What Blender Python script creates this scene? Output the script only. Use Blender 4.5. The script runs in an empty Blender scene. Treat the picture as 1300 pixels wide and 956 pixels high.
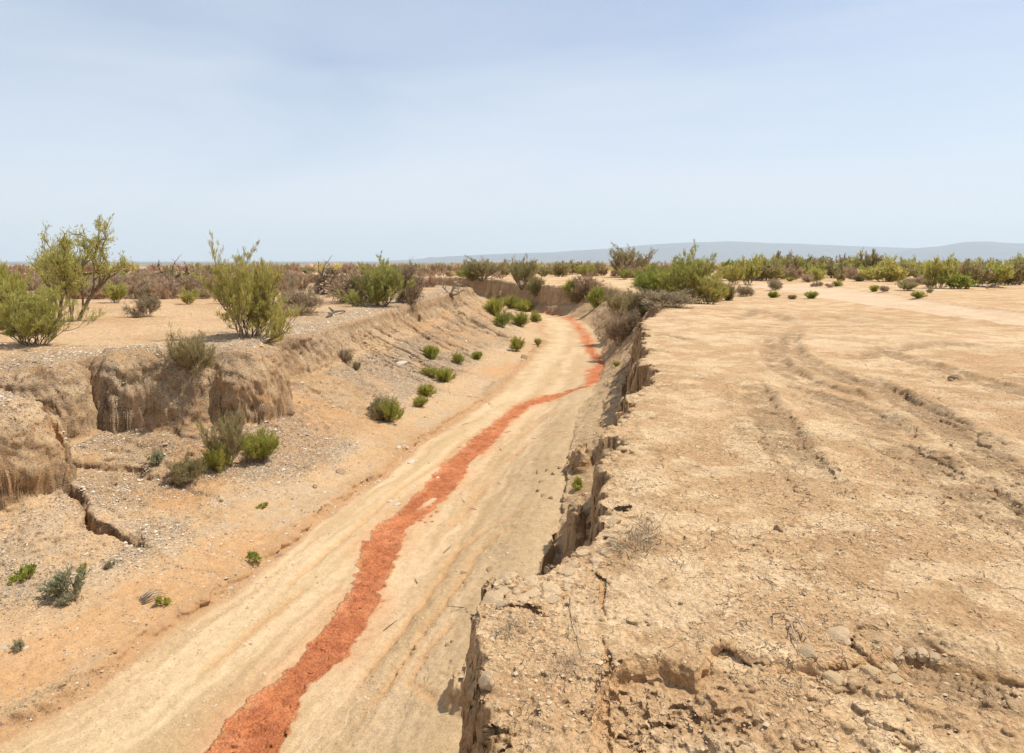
import bpy, math, random
import numpy as np

sc = bpy.context.scene
C = sc.collection
# ------------------------------------------------------------------ camera, sky, sun, exposure
F = 867.0                      # focal length in photograph pixels (36 mm wide = 1300 px)
EYE = 1.7
PITCH = math.atan(102 / F)
cam = bpy.data.cameras.new('camera'); camo = bpy.data.objects.new('camera', cam); C.objects.link(camo)
cam.sensor_width = 36.0; cam.lens = 36.0 * F / 1300
cam.shift_y = -45 / 1300
cam.clip_start = 0.05; cam.clip_end = 200000
camo.location = (0, 0, EYE); camo.rotation_euler = (math.pi / 2 - PITCH, 0, 0)
sc.camera = camo

SUN_EL, SUN_ROT = math.radians(61), math.radians(74)      # clockwise from +Y
w = bpy.data.worlds.new('World'); sc.world = w; w.use_nodes = True
nt = w.node_tree; bg = nt.nodes['Background']
sky = nt.nodes.new('ShaderNodeTexSky'); sky.sky_type = 'NISHITA'; sky.sun_disc = False
sky.sun_elevation = SUN_EL; sky.sun_rotation = SUN_ROT
sky.air_density = 1.0; sky.dust_density = 1.2; sky.ozone_density = 1.6; sky.altitude = 300
# thin cirrus veil: stretched noise lightens the sky a little
tc = nt.nodes.new('ShaderNodeTexCoord'); mp = nt.nodes.new('ShaderNodeMapping')
mp.inputs['Scale'].default_value = (0.9, 1.6, 5.0); mp.inputs['Rotation'].default_value = (0.15, 0.2, 0.4)
nz = nt.nodes.new('ShaderNodeTexNoise'); nz.inputs['Scale'].default_value = 1.3; nz.inputs['Detail'].default_value = 5
nz.inputs['Roughness'].default_value = 0.5; nz.inputs['Distortion'].default_value = 0.6
rmp = nt.nodes.new('ShaderNodeMapRange'); rmp.inputs[1].default_value = 0.30; rmp.inputs[2].default_value = 0.72
rmp.inputs[3].default_value = 0.12; rmp.inputs[4].default_value = 0.60
mx = nt.nodes.new('ShaderNodeMix'); mx.data_type = 'RGBA'
nt.links.new(tc.outputs['Generated'], mp.inputs[0]); nt.links.new(mp.outputs[0], nz.inputs['Vector'])
sxyz = nt.nodes.new('ShaderNodeSeparateXYZ'); nt.links.new(tc.outputs['Generated'], sxyz.inputs[0])
low = nt.nodes.new('ShaderNodeMapRange'); low.interpolation_type = 'SMOOTHSTEP'; low.inputs[1].default_value = 0.0; low.inputs[2].default_value = 0.42; low.inputs[3].default_value = 0.36; low.inputs[4].default_value = 0.0
nt.links.new(sxyz.outputs[2], low.inputs[0]); addv = nt.nodes.new('ShaderNodeMath'); addv.operation = 'ADD'; addv.use_clamp = True
nt.links.new(nz.outputs['Fac'], rmp.inputs[0]); nt.links.new(rmp.outputs[0], addv.inputs[0]); nt.links.new(low.outputs[0], addv.inputs[1]); nt.links.new(addv.outputs[0], mx.inputs[0])
nt.links.new(sky.outputs[0], mx.inputs[6]); mx.inputs[7].default_value = (5.5, 5.9, 6.55, 1)
nt.links.new(mx.outputs[2], bg.inputs[0]); bg.inputs[1].default_value = 0.138

sl = bpy.data.lights.new('sun', 'SUN'); sl.energy = 4.9; sl.angle = math.radians(0.55); sl.color = (1.0, 0.955, 0.88)
so = bpy.data.objects.new('sun', sl); C.objects.link(so)
from mathutils import Vector
sd = Vector((math.sin(SUN_ROT) * math.cos(SUN_EL), math.cos(SUN_ROT) * math.cos(SUN_EL), math.sin(SUN_EL)))
so.rotation_euler = sd.to_track_quat('Z', 'Y').to_euler()
so.location = (20, 10, 30)
sc.view_settings.view_transform = 'Standard'; sc.view_settings.look = 'None'
sc.view_settings.exposure = 0.07; sc.view_settings.gamma = 1.0; sc.view_settings.use_curve_mapping = False
sc.cycles.max_bounces = 5; sc.cycles.diffuse_bounces = 3; sc.cycles.transparent_max_bounces = 8
sc.cycles.volume_bounces = 1
sc.cycles.use_denoising = True

# ------------------------------------------------------------------ projection helpers
CP, SP = math.cos(PITCH), math.sin(PITCH)
def ray(u, v):
    a, b = (u - 650) / F, -(v - 433) / F
    return np.array([a, CP + b * SP, -SP + b * CP])
def P(u, v, z):                       # the point of the place that lies at height z behind pixel (u, v)
    d = ray(u, v); t = (z - EYE) / d[2]
    return (d[0] * t, d[1] * t, z)

# ------------------------------------------------------------------ numpy noise
_TAB = np.random.RandomState(7).rand(65536).astype(np.float32)
_PERM = np.random.RandomState(9).permutation(65536).astype(np.int32)
def _h(ix, iy, iz, seed):
    k = _PERM[(ix + seed * 1013) & 65535]
    if not (isinstance(iz, int) and iz == 0): k = _PERM[(k + iz) & 65535]
    return _TAB[(_PERM[(k + iy) & 65535])]
def vn(x, y, z=None, seed=0):         # smooth value noise in -1..1
    x = np.asarray(x); y = np.asarray(y)
    fx = np.floor(x); fy = np.floor(y); ix = fx.astype(np.int32); iy = fy.astype(np.int32)
    fx = (x - fx).astype(np.float32); fy = (y - fy).astype(np.float32)
    fx = fx * fx * fx * (fx * (fx * 6 - 15) + 10); fy = fy * fy * fy * (fy * (fy * 6 - 15) + 10)
    def lay(iz):
        k0 = _PERM[(ix + seed * 1013) & 65535]; k1 = _PERM[(ix + 1 + seed * 1013) & 65535]
        if iz is not None: k0 = _PERM[(k0 + iz) & 65535]; k1 = _PERM[(k1 + iz) & 65535]
        a = _TAB[_PERM[(k0 + iy) & 65535]]; b = _TAB[_PERM[(k1 + iy) & 65535]]; c = _TAB[_PERM[(k0 + iy + 1) & 65535]]; d = _TAB[_PERM[(k1 + iy + 1) & 65535]]
        p = a + (b - a) * fx; q = c + (d - c) * fx
        return p + (q - p) * fy
    if z is None: return lay(None) * 2 - 1
    fz = np.floor(z); iz = fz.astype(np.int32); fz = (z - fz).astype(np.float32); fz = fz * fz * (3 - 2 * fz)
    p = lay(iz); q = lay(iz + 1)
    return (p + (q - p) * fz) * 2 - 1
def fbm(x, y, f, o=4, seed=0, z=None, g=.5):
    s = 0; a = 1; t = 0
    for i in range(o):
        ca, sa = math.cos(.6 * i), math.sin(.6 * i)
        s = s + a * vn((x * ca - y * sa) * f + 7.3 * i, (x * sa + y * ca) * f - 3.1 * i, None if z is None else z * f + i * 5.7, seed + i); t += a
        a *= g; f *= 2.03
    return s / t
def ridged(x, y, f, o=3, seed=0, z=None):
    s = 0; a = 1; t = 0
    for i in range(o):
        s = s + a * (1 - np.abs(vn(x * f + 3.3 * i, y * f + 1.7 * i, None if z is None else z * f, seed + i)) * 2); t += a
        a *= .5; f *= 2.1
    return s / t
def worley(x, y, f, seed=0):          # F1, F2, cell random
    x = x * f; y = y * f
    ix = np.floor(x).astype(np.int32); iy = np.floor(y).astype(np.int32)
    f1 = np.full(x.shape, 9.); f2 = np.full(x.shape, 9.); cr = np.zeros(x.shape); zz = 0
    for dx in (-1, 0, 1):
        for dy in (-1, 0, 1):
            cx = ix + dx; cy = iy + dy
            px = cx + _h(cx, cy, zz, seed); py = cy + _h(cx, cy, zz, seed + 11)
            d = np.hypot(px - x, py - y); r = _h(cx, cy, zz, seed + 23)
            m = d < f1
            f2 = np.where(m, f1, np.minimum(f2, d)); cr = np.where(m, r, cr); f1 = np.where(m, d, f1)
    return f1, f2, cr
def ss(a, b, x):
    t = np.clip((x - a) / (b - a), 0, 1); return t * t * (3 - 2 * t)

def pl_dist(px, py, poly):            # distance, z and arclength of nearest point on an open polyline
    best = np.full(px.shape, 1e9); zz = np.zeros(px.shape); s_ = np.zeros(px.shape); acc = 0.
    for (a, b) in zip(poly[:-1], poly[1:]):
        dx, dy = b[0] - a[0], b[1] - a[1]; L2 = dx * dx + dy * dy + 1e-12
        t = np.clip(((px - a[0]) * dx + (py - a[1]) * dy) / L2, 0, 1)
        d = np.hypot(px - a[0] - t * dx, py - a[1] - t * dy)
        m = d < best; best = np.where(m, d, best)
        za = a[2] if len(a) > 2 else 0; zb = b[2] if len(b) > 2 else 0
        zz = np.where(m, za + t * (zb - za), zz); L = math.sqrt(L2); s_ = np.where(m, acc + t * L, s_); acc += L
    return best, zz, s_
def inside(px, py, poly):
    r = np.zeros(px.shape, bool); n = len(poly)
    for i in range(n):
        x0, y0 = poly[i][0], poly[i][1]; x1, y1 = poly[(i + 1) % n][0], poly[(i + 1) % n][1]
        if y0 == y1: continue
        c = ((y0 > py) != (y1 > py)) & (px < (x1 - x0) * (py - y0) / (y1 - y0) + x0)
        r ^= c
    return r

# ------------------------------------------------------------------ plan of the gully
p0 = lambda u, v: P(u, v, 0)
LLr = [(-15,-12,-.3),(-12,2,-.3),(-10,6.5,-.4),(-8.8,8.1,-.5),(-7.5,8.7,-.55),(-7.0,9.25,-.6),(-7.3,10.1,-.5),(-8.5,10.55,-.35),
      (-8.4,10.9,-.25),(-7.55,11.3,-.25),(-7.75,12.1,-.2),(-7.2,12.35,-.3),(-6.3,12.15,-.35),(-5.75,12.3,-.35),(-5.65,12.7,-.3),
      (-5.2,12.6,-.4),(-4.9,13.2,-.4),(-4.95,14.0,-.4),(-5.6,14.8,-.3),(-5.6,15.8,-.25),(-5.1,16.4,-.3),(-5.0,17.3,-.3),(-5.3,18.5,-.25),
      (-5.2,20.5,-.25),(-5.0,22,-.25),(-4.6,25,-.2),(-4.0,28,-.1),(-3.3,32,.15),(-2.6,35,.35),(-2.4,38,.25),(-3,43,0),(-6,50,0),(-11,57,0),(-22,64,0),(-60,80,0)]
LL = [(a, b, c + .2 * (b < 17.5) + .1 * (17.5 <= b < 30)) for a, b, c in LLr]
LF = [(-14,-12,-1.4),(-11,2,-1.4),(-8.9,6,-1.4),(-7.7,8.0,-1.5),(-6.8,8.4,-1.55),(-6.3,8.9,-1.55),(-6.5,9.75,-1.45),(-7.7,10.25,-1.3),
      (-7.05,10.9,-1.25),(-7.0,11.4,-1.2),(-7.35,11.8,-1.15),(-6.9,11.8,-1.2),(-6.2,11.6,-1.25),(-5.55,11.75,-1.3),(-5.35,12.2,-1.25),
      (-4.8,12.2,-1.3),(-4.45,13.0,-1.3),(-4.5,14.1,-1.25),(-5.05,14.9,-1.1),(-5.05,15.6,-1.1),(-4.75,16.2,-1.05),(-4.5,17.5,-1.0),
      (-4.4,19,-1.0),(-4.2,21,-1.0),(-3.6,24,-1.0),(-3.0,27.5,-.9),(-2.2,31.5,-.75),(-1.4,35,-.65),(-1.0,38.5,-.65),(-1.6,44,-.8),(-4.6,52,-1),(-9.6,59.3,-1),(-21,66.5,-1),(-59,83,-1)]
LT = [(-7,-12,-2.05),(-6,2,-2.05)] + [P(u, v, -2.05) for u, v in ((80,867),(180,800),(255,748),(340,690),(410,640),(480,590),(520,560),(600,510),(640,480),(688,432),(690,405))] \
     + [(.6,51,-2.0),(-.8,54.6,-2.0),(-3.6,59.5,-2),(-8.6,64.8,-2),(-20.5,71.5,-2),(-58,88,-2)]
rl_px = [(608,775),(613,752),(622,737),(639,730),(655,732),(670,728),(690,731),(705,724),(713,707),(739,692),(757,684),(784,668),(776,655),(770,646),(775,628),(783,606),(776,596),
         (767,592),(770,582),(783,569),(779,560),(774,553),(780,540),(793,524),(797,512),(803,496),(818,490),(831,482),(841,472),(826,462),(817,449),(836,446),(820,438),(818,427),(822,418),(814,408),(830,402),(848,396),(836,388)]
RL = [(3.0,-12,0),(1.4,-1,0),(.3,1.2,0),(-.02,2.0,0),(-.12,2.7,0)] + [p0(*q) for q in rl_px] \
     + [(5.5,29,0),(6.3,34,-.1),(6.9,37,0),(7.4,42,-.1),(6.7,47,0),(5,49.5,0),(3,51.3,-.05),(1.6,54.4,-.25),(.95,56.8,-.35),(-1,61,-.1),(-2.5,64,0),(-8,70,0),(-19.5,78,0),(-57,95,0)]
RF = [(2.6,-12,-1),(1.1,-1,-1),(0.,1.2,-1),(-.25,2.0,-1),(-.36,2.7,-1),(-.36,3.3,-1),(-.2,3.6,-1),(.1,3.8,-.9),(.22,4.1,-.9),(.42,4.45,-.9),(.46,5.0,-.9),(.58,5.6,-.9),(.66,6.4,-.95),(.86,7.2,-1),
      (1.05,8.2,-1),(1.3,9.3,-1),(1.7,10.3,-1),(1.75,11.6,-1.05),(2.05,13,-1.1),(2.45,15.2,-1.1),(3.1,18.5,-1.1),(4.3,22.5,-1),(4.7,26,-.8),(5.0,30,-.7),(5.2,34,-.7),(5.6,38,-.8),(6.1,42,-.9),(5.9,46,-1.1),(4.7,48.6,-1.3),
      (2.8,50.3,-1.6),(1.25,53.5,-1.7),(.6,56.2,-1.7),(-1.4,60.3,-1.6),(-2.9,63.2,-1.6),(-8.2,69.2,-1.6),(-19.8,77,-1.6),(-57.3,94,-1.6)]
RT = [(1.6,-12,-2.1),(.3,-1,-2.1),(-.35,1.2,-2.1),(-.45,2.0,-2.1),(-.5,3.2,-2.1),(-.4,4.4,-2.1),(-.12,5.5,-2.1),(.1,6.6,-2.1),(.28,7.4,-2.1),(.45,8.1,-2.1)] \
     + [P(u, v, -2.1) for u, v in ()] + [P(715,650,-1.78),P(718,600,-1.78),P(724,560,-1.8),P(734,520,-1.85),P(754,498,-1.95),P(768,462,-2.05)] + [P(u, v, -2.1) for u, v in ((764,440),(750,420),(735,404))] \
     + [(2.8,49.7,-2.05),(1.0,53.0,-2.05),(.3,55.8,-2.05),(-1.7,59.7,-2.05),(-3.2,62.7,-2),(-8.4,68.6,-2),(-20,76.3,-2),(-57.5,93.3,-2)]

class Grid:
    def __init__(s, x0, x1, y0, y1, st):
        s.x0, s.y0, s.st = x0, y0, st
        xs = np.arange(x0, x1, st); ys = np.arange(y0, y1, st); s.nx, s.ny = len(xs), len(ys)
        s.x1, s.y1 = xs[-1], ys[-1]
        X, Y = np.meshgrid(xs, ys, indexing='ij'); s.f = {}
        for k, a, b in (('lip', LL, RL), ('foot', LF, RF), ('toe', LT, RT)):
            da, za, sa = pl_dist(X, Y, a); db, zb, sb = pl_dist(X, Y, b)
            m = da < db; d = np.where(m, da, db)
            ins = inside(X, Y, a + b[::-1])
            s.f[k] = np.where(ins, d, -d); s.f[k + 'z'] = np.where(m, za, zb)
            if k == 'lip': s.f['s'] = np.where(m, sa, sb + 200); s.f['left'] = m.astype(float)
            if k == 'toe': s.f['dl'] = da; s.f['sl'] = sa; s.f['dr'] = db
    def get(s, x, y, keys):
        gx = np.clip((x - s.x0) / s.st, 0, s.nx - 1.001); gy = np.clip((y - s.y0) / s.st, 0, s.ny - 1.001)
        ix = gx.astype(int); iy = gy.astype(int); fx = gx - ix; fy = gy - iy
        return [(s.f[k][ix, iy] * (1 - fx) + s.f[k][ix + 1, iy] * fx) * (1 - fy) + (s.f[k][ix, iy + 1] * (1 - fx) + s.f[k][ix + 1, iy + 1] * fx) * fy for k in keys]
_rf = []
for a, b, c in RF:
    if 3 < b < 14: a += .09; c = -1.42
    elif 14 <= b < 22: c = -1.4
    _rf.append((a, b, c))
RF = _rf
G1 = Grid(-11, 8, -1, 24, .05); G2 = Grid(-62, 30, -13, 100, .25)
KEYS = ('lip', 'lipz', 'foot', 'footz', 'toe', 'toez', 's', 'left', 'dl', 'sl', 'dr')
def fields(x, y):
    out = G2.get(x, y, KEYS)
    m = (x > G1.x0 + .3) & (x < G1.x1 - .3) & (y > G1.y0 + .3) & (y < G1.y1 - .3)
    if m.any():
        o1 = G1.get(x[m], y[m], KEYS)
        for a, b in zip(out, o1): a[m] = b
    return dict(zip(KEYS, out))

# line features, each traced in plan
def L0(pts, z): return [P(u, v, z) for u, v in pts]
FISSURE = [P(u, v, z) for u, v, z in ((58,590,-1.4),(75,608,-1.45),(100,622,-1.5),(112,645,-1.55),(135,655,-1.6),(165,668,-1.7),(190,678,-1.75),(208,690,-1.8))]
FISSURE2 = [P(u, v, z) for u, v, z in ((425,445,-.9),(445,455,-1.2),(470,464,-1.4),(500,474,-1.6),(530,482,-1.7),(565,492,-1.8),(590,499,-1.95),(620,506,-2.05),(624,514,-2.1))]
FISSURE3 = [P(u, v, -1.85) for u, v in ((170,672),(188,686),(205,699),(240,705),(275,706))]
CRACKS = [L0(q, 0) for q in (((739,716),(752,722),(766,732),(764,760),(769,785),(766,810),(772,832),(770,860),(771,900)),((640,775),(668,770),(690,784),(712,780),(740,792),(766,790)),((1180,815),(1210,828),(1255,840)))]
LEDGE = [P(u, v, 0) for u, v in ((818,426),(833,424),(850,424),(868,428),(882,430))]
RUTS = [L0(q, 0) for q in (
    ((985,425),(978,445),(990,465),(1020,480),(1060,492),(1098,503),(1150,520)),
    ((1010,418),(1000,430),(1010,450),(1040,465),(1080,480),(1120,490),(1180,520),(1250,560),(1300,590),(1400,640)),
    ((1060,470),(1100,478),(1130,495),(1165,515),(1215,550),(1300,620),(1400,720)),
    ((1000,490),(1035,500),(1075,510),(1110,525),(1150,560)),
    ((950,480),(965,510),(985,540),(1000,570),(1040,620)),
    ((1100,440),(1160,455),(1230,475),(1300,495),(1400,520)),
    ((1050,450),(1090,452),(1140,440),(1200,436),(1300,442)),
    ((1120,560),(1180,590),(1230,620),(1290,660),(1380,720)),
    ((930,405),(960,395),(990,398),(1010,410)),
    ((1130,820),(1180,838),(1230,855),(1300,870)))]
ROADC = [P(u, v, 0) for u, v in ((1000,363),(1030,367),(1060,371),(1110,379),(1170,388),(1230,396),(1300,405),(1420,420),(1700,450))]
FLINES = [L0(q, -2.16) for q in (((440,940),(500,870),(545,800),(585,750),(605,712),(640,688),(700,668)),((430,900),(470,850),(520,790),(560,735),(578,702),(620,678),(665,664),(715,640)),
     ((560,940),(520,880),(545,840),(590,790)),((640,590),(665,570),(700,562),(735,575)),((650,560),(690,535),(720,520)),
     ((330,780),(380,730),(440,680),(500,625),(560,585),(600,545)),((250,860),(320,800),(400,735)),((620,610),(590,650),(560,680)))]
RED_L = L0(((230,1010),(300,900),(345,867),(385,838),(408,800),(432,760),(452,730),(458,705),(463,690),(480,668),(496,654),(518,638),(536,620),(556,600),(575,580),(596,560),(621,540),(641,525),(655,515),(677,505),(700,500),(735,496.5),(744,494),(744,484),(748,470),(757,462),(752,455),(746,448),(742,440),(736,430),(735,420),(727,410),(718,404),(690,398.5)), -2.17)
RED_R = L0(((330,1010),(376,900),(400,867),(428,838),(464,800),(482,760),(495,730),(506,705),(514,690),(520,668),(537,654),(560,638),(574,620),(590,600),(607,580),(626,560),(645,540),(660,525),(674,515),(700,508),(725,501),(750,498),(762,490),(766,484),(770,470),(768,462),(766,455),(758,448),(756,440),(750,430),(744,420),(733,410),(728,403),(700,397.2)), -2.17)
RED_POLY = RED_L + RED_R[::-1]
YSCAR = [P(u, v, 0) for u, v in ((640,990),(700,990),(742,960),(756,900),(766,858),(785,843),(810,836),(838,835),(862,843),(880,853),(890,846),(898,822),(915,812),(935,818),(960,830),(1000,836),(1050,838),(1100,826),(1140,822),(1200,832),(1260,846),(1320,862),(1500,900))]
PINN = [((P(727,680,-1.6)), .13, .34, .5), ((P(738,575,-1.5)), .20, .5, .26), ((P(733,640,-1.5)), .12, .25, .18), ((P(590,890,-1.9)), .2, .3, .18)]

DOMES = [(-7.75, 9.35, 1.38, .97, -.24), (-8.15, 11.4, .95, .8, .02), (-6.9, 12.5, 1.04, .92, .10), (-5.3, 13.3, .80, 1.08, .04), (-5.65, 16.8, .88, 1.05, -.05), (-10.1, 9.8, 1.3, 1.3, -.05)]
def red_sd(x, y):
    d, _, _ = pl_dist(x, y, RED_POLY + [RED_POLY[0]])
    return np.where(inside(x, y, RED_POLY), d, -d)

def terrain(x, y, full=False):
    """height of the land at x, y (and, if full, the masks that colour it)"""
    x = np.asarray(x, float); y = np.asarray(y, float); R = np.hypot(x, y)
    wx = x + .10 * fbm(x, y, .9, 3, 31) * ss(3.5, 9, R) + .06 * fbm(x, y, 4, 3, 37) + .02 * fbm(x, y, 12, 2, 39) + np.where(R > 25, .6, 0) * fbm(x, y, .25, 3, 35) * ss(25, 40, R)
    wy = y + .10 * fbm(x, y, .9, 3, 41) * ss(3.5, 9, R) + .06 * fbm(x, y, 4, 3, 47) + .02 * fbm(x, y, 12, 2, 49) + np.where(R > 25, .6, 0) * fbm(x, y, .25, 3, 45) * ss(25, 40, R)
    _, _, lc = worley(x + .08 * vn(x * 5, y * 5, seed=51), y + .08 * vn(x * 5, y * 5, seed=52), 2.4, 53)
    _, _, lc2 = worley(x + .03 * vn(x * 12, y * 12, seed=54), y, 6.5, 55)
    nr_ = ss(3.6, 5, R) * ss(40, 20, R) * (x > -3)
    f = fields(wx, wy)
    off = nr_ * (.24 * (lc - .5) + .10 * (lc2 - .5)) + (1 - nr_) * .05 * (lc2 - .5) * (R < 6)
    mo = (np.abs(f['lip']) < .9) & (f['left'] < .6) & (off != 0)
    if mo.any():
        f2 = fields(wx[mo] + off[mo], wy[mo])
        kk = ss(.0, -.25, f['toe'][mo])
        for q in ('lip', 'foot'): f[q][mo] = f[q][mo] * (1 - kk) + f2[q] * kk
    lip, foot, toe, left = f['lip'], f['foot'], f['toe'], f['left']
    near = ss(60, 20, R)
    ingrid = ss(100, 90, y) * ss(-62, -55, x) * ss(-13, -10, y)
    # plateau
    pl = .05 * fbm(x, y, .25, 3, 5) * ss(4, 12, R) + .25 * fbm(x, y, .03, 3, 6) * ss(25, 90, R) - .03 * ss(6, 14, R) * (x > 0)
    far = ss(115, 430, R + 25 * fbm(x, y, .01, 2, 8))
    pl = pl - 24 * far + far * 1.5 * fbm(x, y, .0012, 3, 9)
    wl = np.where(left > .5, 1.0, .25)
    z_pl = pl + (f['lipz'] - pl * .5) * np.exp(np.minimum(lip, 0) / wl) * ingrid
    # bank face
    t = np.clip(lip / np.maximum(lip - foot, 1e-6), 0, 1)
    z_lip = f['lipz'] + pl * .5
    hill = left * ss(18, 22, y)
    wall = np.where(left > .5, .25 * t + .75 * ss(.12, .88, t), .06 * t + .94 * ss(.05, .8, t))
    soft = .5 * ss(.03, .22, t) * .55 + .725 * t
    pr = wall * (1 - hill) + soft * hill
    z_face = z_lip + (f['footz'] - z_lip) * pr
    # apron of fallen earth
    t2 = np.clip(foot / np.maximum(foot - toe, 1e-6), 0, 1)
    z_ap = f['footz'] + (f['toez'] - f['footz']) * (1 - (1 - t2) ** np.where(left > .5, 1.7, 1.1))
    # stream floor
    step = .11 * ss(0, .16, f['dl'] + .04 * fbm(x, y, 5, 2, 63)) * (toe > 0)
    zr_ = -1.78 - .30 * ss(14, 26, y); wf = f['dl'] / (f['dl'] + f['dr'] + 1e-6)
    z_fl = -2.05 - step - .02 * ss(0, 1.5, np.maximum(toe, 0)) + (zr_ + 2.10) * ss(.60, 1.0, wf)
    band = fbm(f['dl'] * 5, f['sl'] * .35, 1, 4, 61)
    z_fl = z_fl + .010 * band * near + .007 * fbm(f['dl'] * 12, f['sl'] * 1.1, 1, 3, 65) * near + .006 * fbm(x, y, 16, 3, 67) * near
    z = np.where(lip < 0, z_pl, np.where(foot < 0, z_face, np.where(toe < 0, z_ap, z_fl)))
    inb = (lip > 0) & (toe < 0)
    # rills run down the banks
    rl = ridged(f['s'] * np.where(left > .5, 1.6 + .9 * hill, .55) + .35 * fbm(x, y, 2, 2, 71) * 3, t * .6 + t2 * .8 + z * .5, 1, 3, 73)
    bell = np.where(inb, np.where(foot < 0, ss(0, .3, t), ss(1, .1, t2)), 0)
    z = z - bell * (.04 + .20 * hill + .0 * left) * ss(.1, .9, rl) * ss(2, 6, R)
    z = z + bell * (.05 + .05 * left) * fbm(x, y, 2.2, 5, 75, g=.6) * ss(2, 6, R)
    z = z - hill * (lip > 0) * (foot < 0) * .28 * ss(.12, .42, fbm(x, y * .7, 1.1, 4, 74)) * ss(0, .12, t) * ss(.8, .3, t)
    z = z - (1 - left) * ss(35, 42, R) * (lip > 0) * (foot < 0) * .35 * ss(.1, .4, fbm(f['s'], z, .5, 3, 76)) * ss(0, .2, t) * ss(.9, .4, t)
    z = z + np.where(inb, .02 * fbm(x, y, 9, 3, 77) + .02 * ss(.3, .6, fbm(x, y, 5, 2, 78)) * (1 - left), 0) * near
    edge = np.exp(-np.abs(lip) / .30)
    leftp = left * (lip < 0)
    z = z + leftp * (.035 * fbm(x, y, 1.6, 5, 79, g=.6) * near)
    # bulging buttress tops on the left
    for (cx, cy, rx, ry, zt) in DOMES:
        m = (np.abs(x - cx) < rx + .6) & (np.abs(y - cy) < ry + .6)
        if not m.any(): continue
        xm, ym = x[m], y[m]
        qx = (xm - cx + .16 * fbm(xm, ym, 1.7, 3, 161)) / rx; qy = (ym - cy + .16 * fbm(xm, ym, 1.7, 3, 163)) / ry
        q = (np.abs(qx) ** 2.4 + np.abs(qy) ** 2.4) ** (1 / 2.4)
        dome = -1.7 + (zt + 1.7) * np.clip(1 - q ** 4, 0, 1) ** .42 + .05 * fbm(xm, ym, 2.4, 4, 165, g=.6) + .035 * ridged(xm, ym, 6, 3, 167)
        a = z[m]; k = np.clip(.5 + .5 * (dome - a) / .12, 0, 1); k = np.where(q < 1, k, 0); z[m] = a * (1 - k) + dome * k + .03 * k * (1 - k)
    # crust on the right plateau
    rp = (1 - left) * (lip < 0.02) * ss(60, 15, R)
    f1, f2, cr = worley(x + .03 * vn(x * 9, y * 9, seed=3), y + .03 * vn(x * 9 + 5, y * 9, seed=4), 7.5, 5)
    crk = ss(.16, .0, f2 - f1)
    e2 = np.exp(-np.abs(lip) / .42)
    cm = ss(-.2, .5, fbm(x, y, 1.1, 3, 81))
    z = z + rp * (((.034 * (cr - .4) * ss(0, .5, f2 - f1) - .003 * crk)) * e2 * ss(.35, .0, -.05 * fbm(x, y, 5, 2, 83)) - .003 * crk * cm)
    z = z + rp * (.012 * fbm(x, y, 2.2, 5, 85, g=.6) + .014 * fbm(x, y, 14, 4, 87, g=.6) * ss(-.6, .5, fbm(x, y, 1.3, 3, 88)) - .008 * ridged(x, y, 19, 3, 89) + .03 * e2 * fbm(x, y, 6, 4, 90, g=.6))
    g1, g2, gr = worley(x + .06 * vn(x * 4, y * 4, seed=13), y + .06 * vn(x * 4 + 5, y * 4, seed=14), 2.3, 15)
    big = ss(.05, .0, g2 - g1) * ss(.0, .4, fbm(x, y, .8, 3, 95))
    z = z - rp * .005 * big
    # torn, pitted patches (flakes lifted off the crust)
    pit = ss(.32, .5, fbm(x * .6, y, 6, 3, 97)) * ss(-.1, .3, fbm(x, y, .5, 2, 99))
    z = z - rp * .012 * pit
    dark = np.zeros(x.shape); ochre = np.zeros(x.shape); rut = np.zeros(x.shape)
    mnear = R < 45
    def feat(poly, width, pad=1.0):
        xs = [p[0] for p in poly]; ys = [p[1] for p in poly]
        m = (x > min(xs) - pad) & (x < max(xs) + pad) & (y > min(ys) - pad) & (y < max(ys) + pad)
        if not m.any(): return m, None, None
        d, _, s = pl_dist(x[m] + .035 * fbm(x[m], y[m], 7, 3, 101) * max(width, .02) * 20, y[m] + .035 * fbm(x[m], y[m], 7, 3, 103) * max(width, .02) * 20, poly)
        L = sum(math.dist(a[:2], b[:2]) for a, b in zip(poly[:-1], poly[1:]))
        taper = ss(0, .12 * L, s) * ss(L, .75 * L, s)
        return m, d, taper
    for poly, wd, dp in [(FISSURE, .09, .22), (FISSURE3, .035, .04), (FISSURE2, .05, .10)] + [(c, .013, .018) for c in CRACKS]:
        m, d, tp = feat(poly, min(wd, .05))
        if d is None: continue
        k = ss(wd, wd * .25, d) * (.35 + .65 * tp); z[m] -= k * dp; ochre[m] = np.maximum(ochre[m], k * .8)
    m, d, tp = feat(LEDGE, .05)
    if d is not None: z[m] -= .10 * ss(.15, .04, d) * tp
    for i, poly in enumerate(RUTS):
        m, d, tp = feat(poly, .05, 1.5)
        if d is None: continue
        k = ss(.26, .10, d); lip_ = ss(.12, .0, np.abs(d - .3))
        lump = fbm(x[m], y[m], 5, 5, 110 + i, g=.7)
        z[m] += rp[m] * (-.03 * k + .022 * lip_ + .045 * lump * ss(.42, .2, d)) * (.3 + .7 * tp)
        edge_ = ss(.045, .01, np.abs(d - .17)) * ss(-.15, .15, fbm(x[m], y[m], 2.5, 3, 210 + i)); z[m] -= rp[m] * .018 * edge_; rut[m] = np.maximum(rut[m], edge_ * .9 * (.3 + .7 * tp))
        rut[m] = np.maximum(rut[m], ss(.36, .12, d) * ss(-.1, .22, lump + .12 * tp) * (.3 + .7 * tp))
    for i, poly in enumerate(FLINES):
        m, d, tp = feat(poly, .05, 1)
        if d is None: continue
        z[m] -= .012 * ss(.06, .0, d) * (toe[m] > 0) * tp; z[m] += .009 * ss(.10, .02, np.abs(d - .13)) * (toe[m] > 0) * tp
        ochre[m] = np.maximum(ochre[m], .7 * ss(.11, .0, d) * (toe[m] > 0) * tp)
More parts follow.
